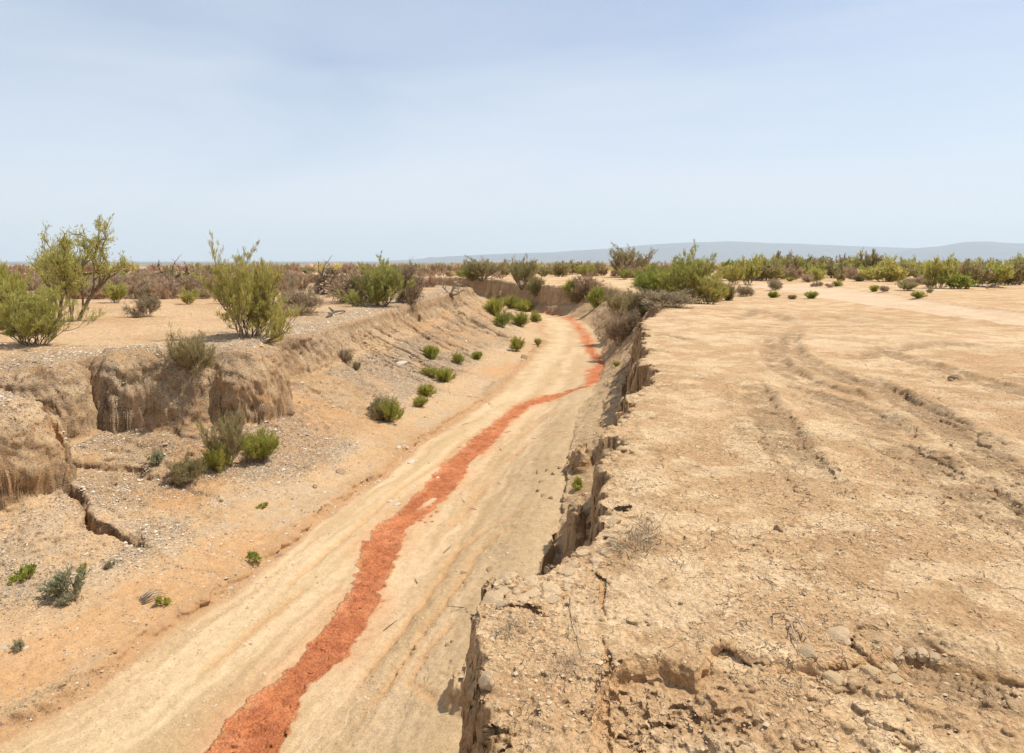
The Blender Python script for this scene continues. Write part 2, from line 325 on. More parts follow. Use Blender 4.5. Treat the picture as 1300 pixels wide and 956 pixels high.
    for (c, rx, ry, hh) in PINN:
        q = ((x - c[0] + .04 * fbm(x, y, 8, 2, 5)) / rx) ** 2 + ((y - c[1]) / ry) ** 2
        z = z + hh * ss(1.0, .25, q) * (1 + .25 * ridged(x * 2, y * .6, 7, 2, 3))
    # scar along the near edge of the plateau
    m = (R < 6) & (y > .3)
    if m.any():
        xs = np.array([p[0] for p in YSCAR]); ys = np.array([p[1] for p in YSCAR])
        o = np.argsort(xs); xm = x[m]; ym = y[m]
        yl = np.interp(xm, xs[o], ys[o]) + .02 * fbm(xm, ym, 9, 3, 121)
        dep = np.interp(xm, [-.5, .1, .28, .34, .7, .8, 1.2, 2.0, 3.], [0, 0, 0, .085, .085, .045, .04, .025, .02])
        k = ss(0, .05, yl - ym)
        lumps = .035 * fbm(xm, ym, 5, 4, 123) + .02 * ridged(xm, ym, 12, 2, 125)
        h1, h2, hr = worley(xm, ym, 9, 25)
        z[m] = z[m] - k * dep * rp[m] + k * rp[m] * (lumps * .8 + .012 * (hr - .5) * ss(0, .35, h2 - h1)) * ss(0, .05, dep)
        rim = ss(.09, .0, np.abs(yl - ym + .03)) * rp[m] * ss(0, .05, dep); z[m] += .012 * rim
        ochre[m] = np.maximum(ochre[m], .5 * ss(-.01, .02, yl - ym) * ss(.1, .04, yl - ym) * rp[m])
    # dirt road
    rd, _, rs = pl_dist(x, y, ROADC); rw = 1.0 + .055 * np.maximum(0, np.minimum(y, 60) - 14)
    road = ss(rw + .3, rw - .1, rd + .25 * fbm(x, y, .8, 2, 131)) * (x > 2) * (y > 3)
    z = z - road * .06 + .05 * ss(.5, .0, np.abs(rd - rw - .25)) * (x > 2) * (y > 3) * (1 + fbm(x, y, 1.5, 3, 133))
    z = z + (1 - left) * (lip < 0) * ss(rw + .5, rw + 3, rd) * .09 * fbm(x, y, .35, 4, 135) * ss(14, 22, R) * ss(90, 60, R)
    z = z + road * .02 * np.cos(np.clip(rd / rw, 0, 1) * math.pi * 2.2)
    # red clay
    red = np.full(x.shape, -9.)
    m = (toe > -.5) & (R < 60) & (x > -6) & (y > 3)
    if m.any():
        xm, ym = x[m], y[m]
        sdr = red_sd(xm, ym) + (.10 * fbm(xm, ym, 2.2, 4, 141) + .05 * fbm(xm, ym, 9, 2, 143)) * np.minimum(1, ss(0, 10, ym) * .6 + .5)
        # a pale island inside the streak
        isl = P(545, 637, -2.17); q = np.hypot((xm - isl[0]) * 1.4 + (ym - isl[1]) * -.55, (ym - isl[1]) * .45)
        sdr = np.minimum(sdr, q - .10 + .05 * fbm(xm, ym, 6, 2, 145))
        red[m] = sdr
        c1, c2, cc = worley(xm + .02 * vn(xm * 20, ym * 20, seed=8), ym, 11, 35)
        on = ss(-.0, .03, sdr); rough = ss(-.15, .45, fbm(xm, ym, 1.0, 3, 147)) 
        z[m] += on * (-.012 + .024 * (cc - .35) * rough * ss(0, .18, c2 - c1) - .012 * ss(.12, 0, c2 - c1) + .006 * fbm(xm, ym, 20, 2, 149))
    # fine grain everywhere close by
    z = z + .0035 * fbm(x, y, 28, 2, 151) * ss(18, 6, R)
    if not full: return z
    return z, dict(lip=lip, foot=foot, toe=toe, left=left, t=t, t2=t2, dl=f['dl'], sl=f['sl'], red=red, road=road, ochre=ochre, rut=rut, far=far, hill=hill, R=R, band=band, crk=crk, e2=e2, pit=pit, rp=rp)

def hz(x, y): return float(terrain(np.array([x]), np.array([y]))[0])
_tt = np.exp(np.linspace(math.log(2.2), math.log(160), 1500))
def hit(u, v):                       # where the sight line through (u, v) meets the land
    d = ray(u, v); x, y, z = d[0] * _tt, d[1] * _tt, EYE + d[2] * _tt
    h = terrain(x, y); k = np.nonzero(z < h)[0]
    if len(k) == 0: return None
    i = k[0]
    return np.array([x[i], y[i], h[i]])

# ------------------------------------------------------------------ build the land as one refined sheet
def build_land():
    az = np.concatenate([np.arange(-48, 48.01, .8), np.arange(54, 307, 6)]) * math.pi / 180
    rr = [.25]
    while rr[-1] < 42000: rr.append(rr[-1] * (1.014 if 2.0 < rr[-1] < 90 else 1.05))
    rr = np.array(rr); na, nr = len(az), len(rr)
    A, Rr = np.meshgrid(az, rr, indexing='ij')
    X = (np.sin(A) * Rr).ravel(); Y = (np.cos(A) * Rr).ravel()
    X = np.append(X, 0.); Y = np.append(Y, 0.)
    i, j = np.meshgrid(np.arange(na), np.arange(nr - 1), indexing='ij'); i2 = (i + 1) % na
    a = (i * nr + j).ravel(); b = (i * nr + j + 1).ravel(); c = (i2 * nr + j + 1).ravel(); d = (i2 * nr + j).ravel()
    T = np.concatenate([np.stack([a, b, c], 1), np.stack([a, c, d], 1)])
    ii = np.arange(na); T = np.concatenate([T, np.stack([np.full(na, na * nr), ii * nr, ((ii + 1) % na) * nr], 1)])
    T = T[:, ::-1]
    Z = terrain(X, Y)
    for it in range(4):
        E = np.sort(np.concatenate([T[:, [0, 1]], T[:, [1, 2]], T[:, [2, 0]]]), 1)
        key = E[:, 0].astype(np.int64) * len(X) + E[:, 1]
        uq, inv = np.unique(key, return_inverse=True); e0 = uq // len(X); e1 = uq % len(X)
        mx_, my_ = (X[e0] + X[e1]) / 2, (Y[e0] + Y[e1]) / 2
        hl = np.hypot(X[e0] - X[e1], Y[e0] - Y[e1]); dz = np.abs(Z[e0] - Z[e1]); L = np.hypot(hl, dz)
        D = np.sqrt(mx_ ** 2 + my_ ** 2 + 1.7 ** 2)
        k = .0030 * (1 + np.maximum(0, D - 7) / 9); k = np.where(D < 14, np.maximum(k, .0030), k); k = k * 1.25; k = np.where((Z[e0] < -.12) & (dz / (hl + 1e-9) > .3), np.minimum(k, .0044), k)
        inview = (np.abs(np.arctan2(mx_, my_)) < math.radians(44)) & (my_ > 1.3)
        sp = (L > k * D) & inview & (D < 110)
        ti = inv.reshape(3, -1); anyf = (sp[ti]).any(0) & (np.abs(L[ti]).max(0) > 0); stp = ((dz / (hl + 1e-9) > .5) & (D > 20) & (D < 75) & inview)[ti].any(0)
        ex_ = np.zeros(len(sp), bool); ex_[ti[:, stp].ravel()] = True; sp |= ex_ & (L > .0075 * D)
        if D.size == 0 or not sp.any(): break
        nid = np.full(len(uq), -1); nid[sp] = len(X) + np.arange(sp.sum())
        nx, ny = mx_[sp], my_[sp]
        nzv = terrain(nx, ny); X = np.append(X, nx); Y = np.append(Y, ny); Z = np.append(Z, nzv)
        M = nid[inv].reshape(3, -1).T                # mids on edges 01, 12, 20
        cnt = (M >= 0).sum(1); out = [T[cnt == 0]]
        t3 = T[cnt == 3]; m3 = M[cnt == 3]
        if len(t3): out += [np.stack([t3[:, 0], m3[:, 0], m3[:, 2]], 1), np.stack([m3[:, 0], t3[:, 1], m3[:, 1]], 1), np.stack([m3[:, 2], m3[:, 1], t3[:, 2]], 1), m3]
        for r in range(3):
            Tr = np.roll(T, -r, 1); Mr = np.roll(M, -r, 1)
            s1 = (cnt == 1) & (Mr[:, 0] >= 0); q, m_ = Tr[s1], Mr[s1]
            out += [np.stack([q[:, 0], m_[:, 0], q[:, 2]], 1), np.stack([m_[:, 0], q[:, 1], q[:, 2]], 1)]
            s2 = (cnt == 2) & (Mr[:, 2] < 0); q, m_ = Tr[s2], Mr[s2]
            out += [np.stack([q[:, 1], m_[:, 1], m_[:, 0]], 1), np.stack([q[:, 0], m_[:, 0], m_[:, 1]], 1), np.stack([q[:, 0], m_[:, 1], q[:, 2]], 1)]
        T = np.concatenate(out)
        print('land pass', it, len(X), len(T), flush=True)
    return X, Y, Z, T

def normals(V, T):
    fn = np.cross(V[T[:, 1]] - V[T[:, 0]], V[T[:, 2]] - V[T[:, 0]])
    N = np.zeros_like(V)
    for k in range(3):
        for c in range(3): N[:, c] += np.bincount(T[:, k], fn[:, c], len(V))
    return N / (np.linalg.norm(N, axis=1, keepdims=True) + 1e-12)

def new_mesh(name, V, T, mats=(), smooth=False, attrs=None, vn_=None, quads=False):
    me = bpy.data.meshes.new(name); n = 4 if quads else 3
    V = np.asarray(V, np.float32); T = np.asarray(T, np.int32)
    me.vertices.add(len(V)); me.vertices.foreach_set('co', V.ravel())
    me.loops.add(T.size); me.loops.foreach_set('vertex_index', T.ravel())
    me.polygons.add(len(T)); me.polygons.foreach_set('loop_start', np.arange(len(T), dtype=np.int32) * n)
    if smooth: me.polygons.foreach_set('use_smooth', np.ones(len(T), bool))
    for m in mats: me.materials.append(m)
    me.update(calc_edges=True)
    for k, a in (attrs or {}).items():
        a = np.asarray(a, np.float32)
        if a.ndim == 2:
            at = me.attributes.new(k, 'FLOAT_COLOR', 'POINT'); at.data.foreach_set('color', np.concatenate([a, np.ones((len(a), 1), np.float32)], 1).ravel())
        else:
            at = me.attributes.new(k, 'FLOAT', 'POINT'); at.data.foreach_set('value', a)
    if vn_ is not None: me.normals_split_custom_set_from_vertices(vn_.astype(np.float32).tolist() if False else vn_)
    return me
def link(name, me, parent=None, loc=None):
    o = bpy.data.objects.new(name, me); C.objects.link(o)
    if parent: o.parent = parent
    if loc is not None: o.location = loc
    return o
def tag(o, label=None, cat=None, group=None, kind=None):
    if label: o['label'] = label
    if cat: o['category'] = cat
    if group: o['group'] = group
    if kind: o['kind'] = kind
    return o

# ------------------------------------------------------------------ materials
def mat(name):
    m = bpy.data.materials.new(name); m.use_nodes = True
    return m, m.node_tree, m.node_tree.nodes['Principled BSDF']
def N(t, typ, **kw):
    n = t.nodes.new(typ)
    for k, v in kw.items():
        if isinstance(k, str) and hasattr(n, k): setattr(n, k, v)
    return n
def setin(n, **kw):
    for k, v in kw.items(): n.inputs[k.replace('_', ' ')].default_value = v
    return n
def noise(t, vec, scale, detail=4, rough=.6):
    n = N(t, 'ShaderNodeTexNoise'); setin(n, Scale=scale, Detail=detail, Roughness=rough); t.links.new(vec, n.inputs['Vector']); return n.outputs['Fac']
def mrange(t, v, a, b, c, d):
    n = N(t, 'ShaderNodeMapRange'); t.links.new(v, n.inputs[0])
    for i, q in enumerate((a, b, c, d)): n.inputs[i + 1].default_value = q
    return n.outputs[0]
def math_(t, op, a, b=None):
    n = N(t, 'ShaderNodeMath'); n.operation = op
    for i, q in enumerate((a, b)):
        if q is None: continue
        if isinstance(q, (int, float)): n.inputs[i].default_value = q
        else: t.links.new(q, n.inputs[i])
    return n.outputs[0]
def mixc(t, fac, a, b, mode='MIX'):
    n = N(t, 'ShaderNodeMix'); n.data_type = 'RGBA'; n.blend_type = mode
    for i, q in ((0, fac), (6, a), (7, b)):
        if isinstance(q, (int, float)): n.inputs[i].default_value = q
        elif isinstance(q, tuple): n.inputs[i].default_value = q if len(q) == 4 else (*q, 1)
        else: t.links.new(q, n.inputs[i])
    return n.outputs[2]

def earth_material():
    m, t, b = mat('earth')
    geo = N(t, 'ShaderNodeNewGeometry'); pos = geo.outputs['Position']
    col = N(t, 'ShaderNodeAttribute'); col.attribute_name = 'col'
    gv = N(t, 'ShaderNodeAttribute'); gv.attribute_name = 'gravel'
    rg = N(t, 'ShaderNodeAttribute'); rg.attribute_name = 'rough'
    n1 = noise(t, pos, 1.1, 5, .62); n2 = noise(t, pos, 9, 5, .65); n3 = noise(t, pos, 55, 4, .7)
    v = math_(t, 'ADD', math_(t, 'ADD', mrange(t, n1, .3, .7, -.10, .10), mrange(t, n2, .35, .65, -.13, .13)), mrange(t, n3, .35, .65, -.22, .24))
    v = math_(t, 'ADD', math_(t, 'MULTIPLY', v, rg.outputs['Fac']), 1.0)
    vc = N(t, 'ShaderNodeCombineColor')
    t.links.new(v, vc.inputs[0]); t.links.new(math_(t, 'POWER', v, 1.12), vc.inputs[1]); t.links.new(math_(t, 'POWER', v, 1.3), vc.inputs[2])
    base = mixc(t, 1.0, col.outputs['Color'], vc.outputs[0], 'MULTIPLY')
    # darker crumbs
    v3 = N(t, 'ShaderNodeTexVoronoi'); v3.inputs['Scale'].default_value = 33; t.links.new(pos, v3.inputs['Vector'])
    crumb = math_(t, 'MULTIPLY', mrange(t, v3.outputs['Distance'], .12, .30, 1, 0), mrange(t, n1, .40, .6, .15, .75))
    crumb = math_(t, 'MULTIPLY', crumb, rg.outputs['Fac'])
    base = mixc(t, crumb, base, (.16, .10, .055))
    # drying cracks
    ca = N(t, 'ShaderNodeAttribute'); ca.attribute_name = 'crack'
    nd = N(t, 'ShaderNodeTexNoise'); setin(nd, Scale=3.0, Detail=5, Roughness=.65); t.links.new(pos, nd.inputs['Vector'])
    av = N(t, 'ShaderNodeVectorMath'); av.operation = 'MULTIPLY_ADD'; t.links.new(nd.outputs['Color'], av.inputs[0]); av.inputs[1].default_value = (.35, .35, .35); t.links.new(pos, av.inputs[2])
    vd = N(t, 'ShaderNodeTexVoronoi'); vd.feature = 'DISTANCE_TO_EDGE'; vd.inputs['Scale'].default_value = 3.4; t.links.new(av.outputs[0], vd.inputs['Vector'])
    vd2 = N(t, 'ShaderNodeTexVoronoi'); vd2.feature = 'DISTANCE_TO_EDGE'; vd2.inputs['Scale'].default_value = 11; t.links.new(av.outputs[0], vd2.inputs['Vector'])
    ck = math_(t, 'MULTIPLY', mrange(t, vd.outputs['Distance'], .0, .028, 1, 0), mrange(t, n2, .48, .6, 0, 1))
    ck2 = math_(t, 'MULTIPLY', mrange(t, vd2.outputs['Distance'], .0, .05, 1, 0), math_(t, 'MULTIPLY', mrange(t, n1, .42, .55, 0, 1), mrange(t, n2, .45, .58, 0, .8)))
    ck = math_(t, 'MULTIPLY', math_(t, 'MAXIMUM', ck, ck2), ca.outputs['Fac'])
    base = mixc(t, math_(t, 'MULTIPLY', ck, .6), base, (.24, .15, .08))
    # pebbles
    def peb(scale, th, base_):
        vo = N(t, 'ShaderNodeTexVoronoi'); vo.inputs['Scale'].default_value = scale; t.links.new(pos, vo.inputs['Vector'])
        hsv = N(t, 'ShaderNodeSeparateColor'); t.links.new(vo.outputs['Color'], hsv.inputs[0])
        tone = N(t, 'ShaderNodeValToRGB'); e = tone.color_ramp.elements
        e[0].position = 0; e[0].color = (.17, .12, .08, 1); e[1].position = 1; e[1].color = (.68, .59, .46, 1)
        for p_, c_ in ((.3, (.30, .21, .14)), (.55, (.42, .32, .21)), (.75, (.46, .37, .27)), (.88, (.56, .47, .35))):
            q = e.new(p_); q.color = (*c_, 1)
        t.links.new(hsv.outputs[0], tone.inputs[0])
        sel = math_(t, 'LESS_THAN', hsv.outputs[1], math_(t, 'MULTIPLY', gv.outputs['Fac'], th))
        rnd = mrange(t, vo.outputs['Distance'], .38, .52, 1, 0)
        k = math_(t, 'MULTIPLY', sel, rnd)
        return mixc(t, k, base_, tone.outputs[0]), k
    base, k1 = peb(85, .62, base); base, k2 = peb(38, .5, base)
    t.links.new(base, b.inputs['Base Color'])
    b.inputs['Roughness'].default_value = .95; b.inputs['Specular IOR Level'].default_value = .12
    hgt = math_(t, 'ADD', math_(t, 'MULTIPLY', n2, .012), math_(t, 'MULTIPLY', n3, .0045))
    n4 = noise(t, pos, 160, 3, .6); hgt = math_(t, 'ADD', hgt, math_(t, 'MULTIPLY', n4, .0015))
    v4 = N(t, 'ShaderNodeTexVoronoi'); v4.feature = 'DISTANCE_TO_EDGE'; v4.inputs['Scale'].default_value = 14; t.links.new(pos, v4.inputs['Vector'])
    hgt = math_(t, 'ADD', hgt, math_(t, 'MULTIPLY', mrange(t, v4.outputs['Distance'], 0, .06, 0, .0015), mrange(t, n1, .45, .6, 0, 1)))
    hgt = math_(t, 'MULTIPLY', hgt, rg.outputs['Fac']); hgt = math_(t, 'SUBTRACT', hgt, math_(t, 'MULTIPLY', ck, .008))
    hgt = math_(t, 'ADD', hgt, math_(t, 'ADD', math_(t, 'MULTIPLY', k1, .003), math_(t, 'MULTIPLY', k2, .007)))
    bp = N(t, 'ShaderNodeBump'); bp.inputs['Strength'].default_value = 1.0; bp.inputs['Distance'].default_value = 1.6
    hgt = math_(t, 'MULTIPLY', hgt, 1.5); t.links.new(hgt, bp.inputs['Height']); t.links.new(bp.outputs[0], b.inputs['Normal'])
    return m
EARTH = earth_material()

def stone_material(name, c0, c1):
    m, t, b = mat(name)
    tcn = N(t, 'ShaderNodeTexCoord'); oi = N(t, 'ShaderNodeObjectInfo')
    n1 = noise(t, tcn.outputs['Object'], 7, 5, .65); n2 = noise(t, tcn.outputs['Object'], 40, 4, .7)
    c = mixc(t, mrange(t, n1, .3, .7, 0, 1), c0, c1)
    v = math_(t, 'ADD', mrange(t, n2, .3, .7, .8, 1.15), mrange(t, oi.outputs['Random'], 0, 1, -.12, .08))
    cc = N(t, 'ShaderNodeCombineColor'); [t.links.new(v, cc.inputs[i]) for i in range(3)]
    t.links.new(mixc(t, 1.0, c, cc.outputs[0], 'MULTIPLY'), b.inputs['Base Color'])
    b.inputs['Roughness'].default_value = .93; b.inputs['Specular IOR Level'].default_value = .15
    bp = N(t, 'ShaderNodeBump'); bp.inputs['Distance'].default_value = .006
    t.links.new(math_(t, 'ADD', n1, math_(t, 'MULTIPLY', n2, .4)), bp.inputs['Height']); t.links.new(bp.outputs[0], b.inputs['Normal'])
    return m
PALE_STONE = stone_material('pale_stone', (.48, .40, .29), (.68, .61, .48))
BROWN_CLOD = stone_material('earth_clod', (.30, .19, .105), (.42, .28, .165))
SAND_CLOD = stone_material('sand_clod', (.54, .375, .21), (.62, .45, .275))
YELLOW_CLOD = stone_material('yellow_clod', (.50, .345, .18), (.62, .45, .26))
RED_CLOD = stone_material('red_clod', (.42, .13, .05), (.54, .19, .085))

def leaf_material(name, a, b_, trans=.25, tipc=None):
    m, t, b = mat(name)
    at = N(t, 'ShaderNodeAttribute'); at.attribute_name = 'tone'; oi = N(t, 'ShaderNodeObjectInfo')
    c = mixc(t, at.outputs['Fac'], a, b_)
    hs = N(t, 'ShaderNodeHueSaturation'); t.links.new(c, hs.inputs['Color'])
    t.links.new(mrange(t, oi.outputs['Random'], 0, 1, .485, .512), hs.inputs['Hue'])
    t.links.new(mrange(t, oi.outputs['Random'], 0, 1, 1.15, .85), hs.inputs['Value'])
    t.links.new(hs.outputs[0], b.inputs['Base Color']); b.inputs['Roughness'].default_value = .75; b.inputs['Specular IOR Level'].default_value = .2
    tr = N(t, 'ShaderNodeBsdfTranslucent'); t.links.new(hs.outputs[0], tr.inputs[0])
    ms = N(t, 'ShaderNodeMixShader'); ms.inputs[0].default_value = trans
    out = [n for n in t.nodes if n.type == 'OUTPUT_MATERIAL'][0]
    t.links.new(b.outputs[0], ms.inputs[1]); t.links.new(tr.outputs[0], ms.inputs[2]); t.links.new(ms.outputs[0], out.inputs[0])
    return m
GREEN = leaf_material('green_twigs', (.35, .33, .085), (.62, .58, .17), .45)
BRIGHT = leaf_material('bright_leaves', (.30, .31, .06), (.56, .55, .12), .45)
OLIVE = leaf_material('olive_twigs', (.30, .25, .11), (.54, .45, .21), .35)
GREY = leaf_material('grey_leaves', (.27, .26, .14), (.46, .43, .26), .3)
DRY = leaf_material('dry_twigs', (.38, .255, .15), (.62, .45, .28), .25)
PALEDRY = leaf_material('pale_dry_twigs', (.42, .31, .19), (.64, .50, .33), .25)
DARKDRY = leaf_material('dark_dry_twigs', (.34, .24, .15), (.56, .41, .265), .22)
BARK = stone_material('bark', (.18, .13, .09), (.34, .26, .18))
DARKBARK = stone_material('dark_bark', (.10, .075, .05), (.21, .155, .11))
GREYWOOD = stone_material('grey_wood', (.30, .22, .145), (.48, .38, .26))

# ------------------------------------------------------------------ land
X, Y, Z, T = build_land()
Z, K = terrain(X, Y, True)
V = np.stack([X, Y, Z], 1); NV = normals(V, T)
steep = ss(.93, .72, NV[:, 2]) * (K['R'] < 90)
sp_ = steep > .01
x, y, z = X[sp_], Y[sp_], Z[sp_]
strata = vn(x * .7, y * .7, z * 17, 201) * .5 + vn(x * 1.5, y * 1.5, z * 40, 203) * .25
lf_ = np.where((K['left'][sp_] > .5) & (K['hill'][sp_] < .5), 1., 0.)
d = (.05 + .09 * lf_) * fbm(x, y, 2.0, 4, 205, z) + (.022 + .035 * lf_) * ridged(x, y, 5, 3, 207, z) + (.030 - .006 * lf_) * strata + .016 * fbm(x, y, 18, 3, 209, z) - .03 * ss(.25, .6, fbm(x, y, 9, 2, 211, z))
d *= steep[sp_] * (1 + .8 * ss(20, 45, K['R'][sp_]))
H = NV[sp_] * np.array([1, 1, .5])
V[sp_] += H * d[:, None]
NV = normals(V, T); X, Y, Z = V.T
steep = ss(.93, .70, NV[:, 2])

def lerp(a, b, k): return a + (b - a) * k[:, None]
def colr(*c): return np.tile(np.array(c), (len(X), 1))
lip, foot, toe, left, R = K['lip'], K['foot'], K['toe'], K['left'], K['R']
n_a = fbm(X, Y, .5, 4, 301); n_b = fbm(X, Y, 2.5, 4, 303); n_c = fbm(X, Y, .12, 3, 305)
s1 = ss(-.35, .4, n_a); s2 = ss(-.3, .4, n_b)
plat_r = lerp(lerp(colr(.545, .385, .220), colr(.49, .33, .178), s1), colr(.42, .275, .150), s2 * .65)
plat_r = lerp(plat_r, colr(.60, .455, .29), ss(.1, .5, fbm(X * .45, Y, .6, 4, 307)) * ss(6, 14, R) * .7)
m1 = ss(-.30, .30, fbm(X, Y, 2.8, 5, 341, g=.65)); plat_r = lerp(plat_r, colr(.62, .46, .28), ss(.55, 1., m1) * .65); plat_r = lerp(plat_r, colr(.43, .27, .14), ss(.45, .0, m1) * .55)
plat_r = lerp(plat_r, colr(.46, .28, .145), ss(.15, .5, fbm(X * .5, Y, .8, 4, 309)) * ss(5, 12, R) * .55)
plat_r = lerp(plat_r, colr(.30, .205, .115), K['rut'] * .75)
plat_l = lerp(colr(.54, .37, .21), colr(.47, .305, .16), s1)
scrub = ss(30, 55, R) * left * (lip < 0)
plat_l = lerp(plat_l, colr(.38, .25, .155), scrub * (.35 + .4 * s1))
c_col = np.where((left > .5)[:, None], plat_l, plat_r)
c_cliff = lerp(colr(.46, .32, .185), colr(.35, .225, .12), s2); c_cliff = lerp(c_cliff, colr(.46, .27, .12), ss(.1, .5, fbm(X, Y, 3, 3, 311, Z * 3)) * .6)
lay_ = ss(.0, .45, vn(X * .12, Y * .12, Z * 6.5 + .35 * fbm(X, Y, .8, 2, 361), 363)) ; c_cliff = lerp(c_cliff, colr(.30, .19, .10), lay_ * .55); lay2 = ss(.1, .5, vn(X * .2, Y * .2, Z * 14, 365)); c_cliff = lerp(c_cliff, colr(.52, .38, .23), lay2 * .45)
c_ap = lerp(colr(.50, .34, .19), colr(.44, .28, .14), s1); c_ap = lerp(c_ap, colr(.45, .36, .25), ss(-.1, .3, n_b) * .4)
sed = ss(.10, .45, fbm(X * 1.0, Y * .6, .8, 3, 313)); c_ap = lerp(c_ap, colr(.50, .27, .11), sed * .5 * (left > .5))
c_ap_r = lerp(colr(.46, .33, .185), colr(.39, .27, .145), s1); c_ap = np.where((left > .5)[:, None], c_ap, c_ap_r)
bnd = ss(-.25, .35, K['band'])
dr = K['dl']
c_fl = lerp(colr(.57, .415, .25), colr(.465, .325, .18), bnd * .9)
b3 = ss(.0, .4, fbm(K['dl'] * 9, K['sl'] * .8, 1, 4, 64)); c_fl = lerp(c_fl, colr(.38, .265, .135), b3 * .5)
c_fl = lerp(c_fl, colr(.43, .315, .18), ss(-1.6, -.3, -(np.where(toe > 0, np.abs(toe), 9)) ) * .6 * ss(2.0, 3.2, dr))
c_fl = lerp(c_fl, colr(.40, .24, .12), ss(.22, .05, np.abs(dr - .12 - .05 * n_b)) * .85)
c_fl = lerp(c_fl, colr(.58, .45, .27), ss(.5, .0, np.abs(dr - .9)) * .5)
rsd = K['red']
stain = ss(-.38, .0, rsd) * ss(-.15, .35, fbm(X, Y, 1.1, 3, 315) + .15) * (rsd < .0)
c_fl = lerp(c_fl, colr(.50, .25, .12), stain * .38)
c_red = lerp(colr(.50, .18, .075), colr(.43, .15, .063), s2)
c_red = lerp(c_red, colr(.33, .105, .055), ss(.1, .5, fbm(X, Y, 9, 4, 317, g=.65)) * .6); c_red = lerp(c_red, colr(.54, .27, .12), ss(.12, .0, rsd) * ss(-.1, .4, fbm(X, Y, 4, 3, 318)) * .7); c_red = lerp(c_red, colr(.58, .24, .11), ss(.15, .5, fbm(X, Y, 2.2, 3, 319)) * .6)
isred = ss(-.02, .015, rsd)
w_face = ss(-.02, .04, lip) * ss(.03, -.02, foot)
col = c_col
col = lerp(col, c_ap, ss(-.03, .03, lip))
col = lerp(col, c_ap, w_face * K['hill'] * .7)
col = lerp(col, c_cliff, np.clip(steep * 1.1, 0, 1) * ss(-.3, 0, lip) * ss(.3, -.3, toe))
w_fl = ss(-.12, .08, toe)
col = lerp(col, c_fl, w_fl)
col = lerp(col, c_red, isred * w_fl)
col = lerp(col, colr(.47, .27, .12), K['ochre'] * .8)
col = lerp(col, lerp(colr(.58, .45, .31), colr(.53, .395, .265), ss(-.2, .3, n_b)), K['road'] * .8)
col = lerp(col, colr(.44, .30, .17), K['road'] * ss(.05, .4, fbm(X * .3 , Y, 1.2, 4, 351)) * .3)
_rd = ss(.35, .9, K['road']) 
col = lerp(col, colr(.42, .275, .155), ss(.02, .3, K['road']) * ss(.98, .6, K['road']) * .9)
# distant plain: bands of scrub, bare earth and pale silt
fz = ss(140, 420, R)
bandf = fbm(X * .00035, Y * .0011, 1, 4, 321); bf2 = fbm(X * .0016, Y * .006, 1, 4, 323)
c_far = lerp(colr(.36, .27, .19), colr(.13, .12, .075), ss(-.1, .25, bandf)); c_far = lerp(c_far, colr(.50, .42, .33), ss(.1, .35, bf2) * .6)
c_far = lerp(c_far, colr(.10, .105, .075), ss(2500, 6000, R) * .6)
col = lerp(col, c_far, fz)
col = col * np.array([1.012, .968, .92])      # iron-rich loess: a little warmer throughout
grav = np.zeros(len(X))
grav = np.where((left > .5) & (lip < 0), ss(-2.8, -.1, lip) * .9 + .12, grav)
gp = ss(-.25, .25, fbm(X, Y, .7, 3, 331)) * ss(.97, .55, K['t2']) 
grav = np.where((left > .5) & (lip >= 0) & (toe < 0), .35 + .75 * gp, grav)
grav = np.where((left > .5) & (lip >= 0) & (foot < 0), .6 * ss(1, .3, K['t']) * (1 - .4 * K['hill']) + .15, grav)
grav = np.where((left < .5) & (lip < 0), .0, grav)
grav = np.maximum(grav, np.where(toe > -.25, .5 * ss(.3, 0, np.abs(toe + .05)) * (dr < .5), 0)) * (R < 60)
grav = grav * (1 - isred)
ap_smooth = ss(.50, .75, K['t2']) * (left > .5)
grav = grav * (1 - .8 * ap_smooth)
roughA = np.where(toe > 0, .55, 1.0); roughA = np.where((toe > 0) & (rsd > 0), 1.3, roughA); roughA = roughA * (1 - .5 * K['road']); roughA = roughA * (1 - .35 * ap_smooth)
roughA = roughA * ss(400, 60, R)

crackA = (1 - left) * (lip < 0) * ss(40, 20, R) * (1 - K['road']) * (.4 + .6 * ss(-.2, .3, n_a))
cls = np.zeros(len(X), int)                     # plateau
cls[(lip > 0) & (toe <= 0) & (left > .5)] = 1
cls[(lip > 0) & (toe <= 0) & (left <= .5)] = 2
cls[toe > 0] = 3
cls[(rsd > 0) & (toe > 0)] = 4
cls[(K['road'] > .5) & (lip < 0)] = 5
cls[(R > 160)] = 6
ct = cls[T[:, 0]]
land_names = ['ground', 'gully_bank', 'gully_bank', 'dry_streambed', 'red_clay_bed', 'dirt_track', 'far_plain']
land_labels = ['bare cracked sandy plateau on both sides of the gully', 'gravelly left bank of the gully with its earth cliffs', 'steep crumbling right bank of the gully',
               'pale silt floor of the dry gully', 'red dried clay streak winding along the gully floor', 'pale dirt track crossing the plateau on the right', 'hazy flat plain reaching to the horizon']
for k, (nm, lb) in enumerate(zip(land_names, land_labels)):
    tk = T[ct == k]
    if len(tk) == 0: continue
    us, inv = np.unique(tk, return_inverse=True)
    me = new_mesh(nm, V[us], inv.reshape(-1, 3), [EARTH], True, dict(col=np.clip(col[us], 0, .9), gravel=grav[us], rough=roughA[us], crack=crackA[us]), NV[us].tolist() if False else None)
    me.normals_split_custom_set_from_vertices(NV[us])
    tag(link(nm, me), lb, None, None, 'structure')
print('land tris', len(T), flush=True)

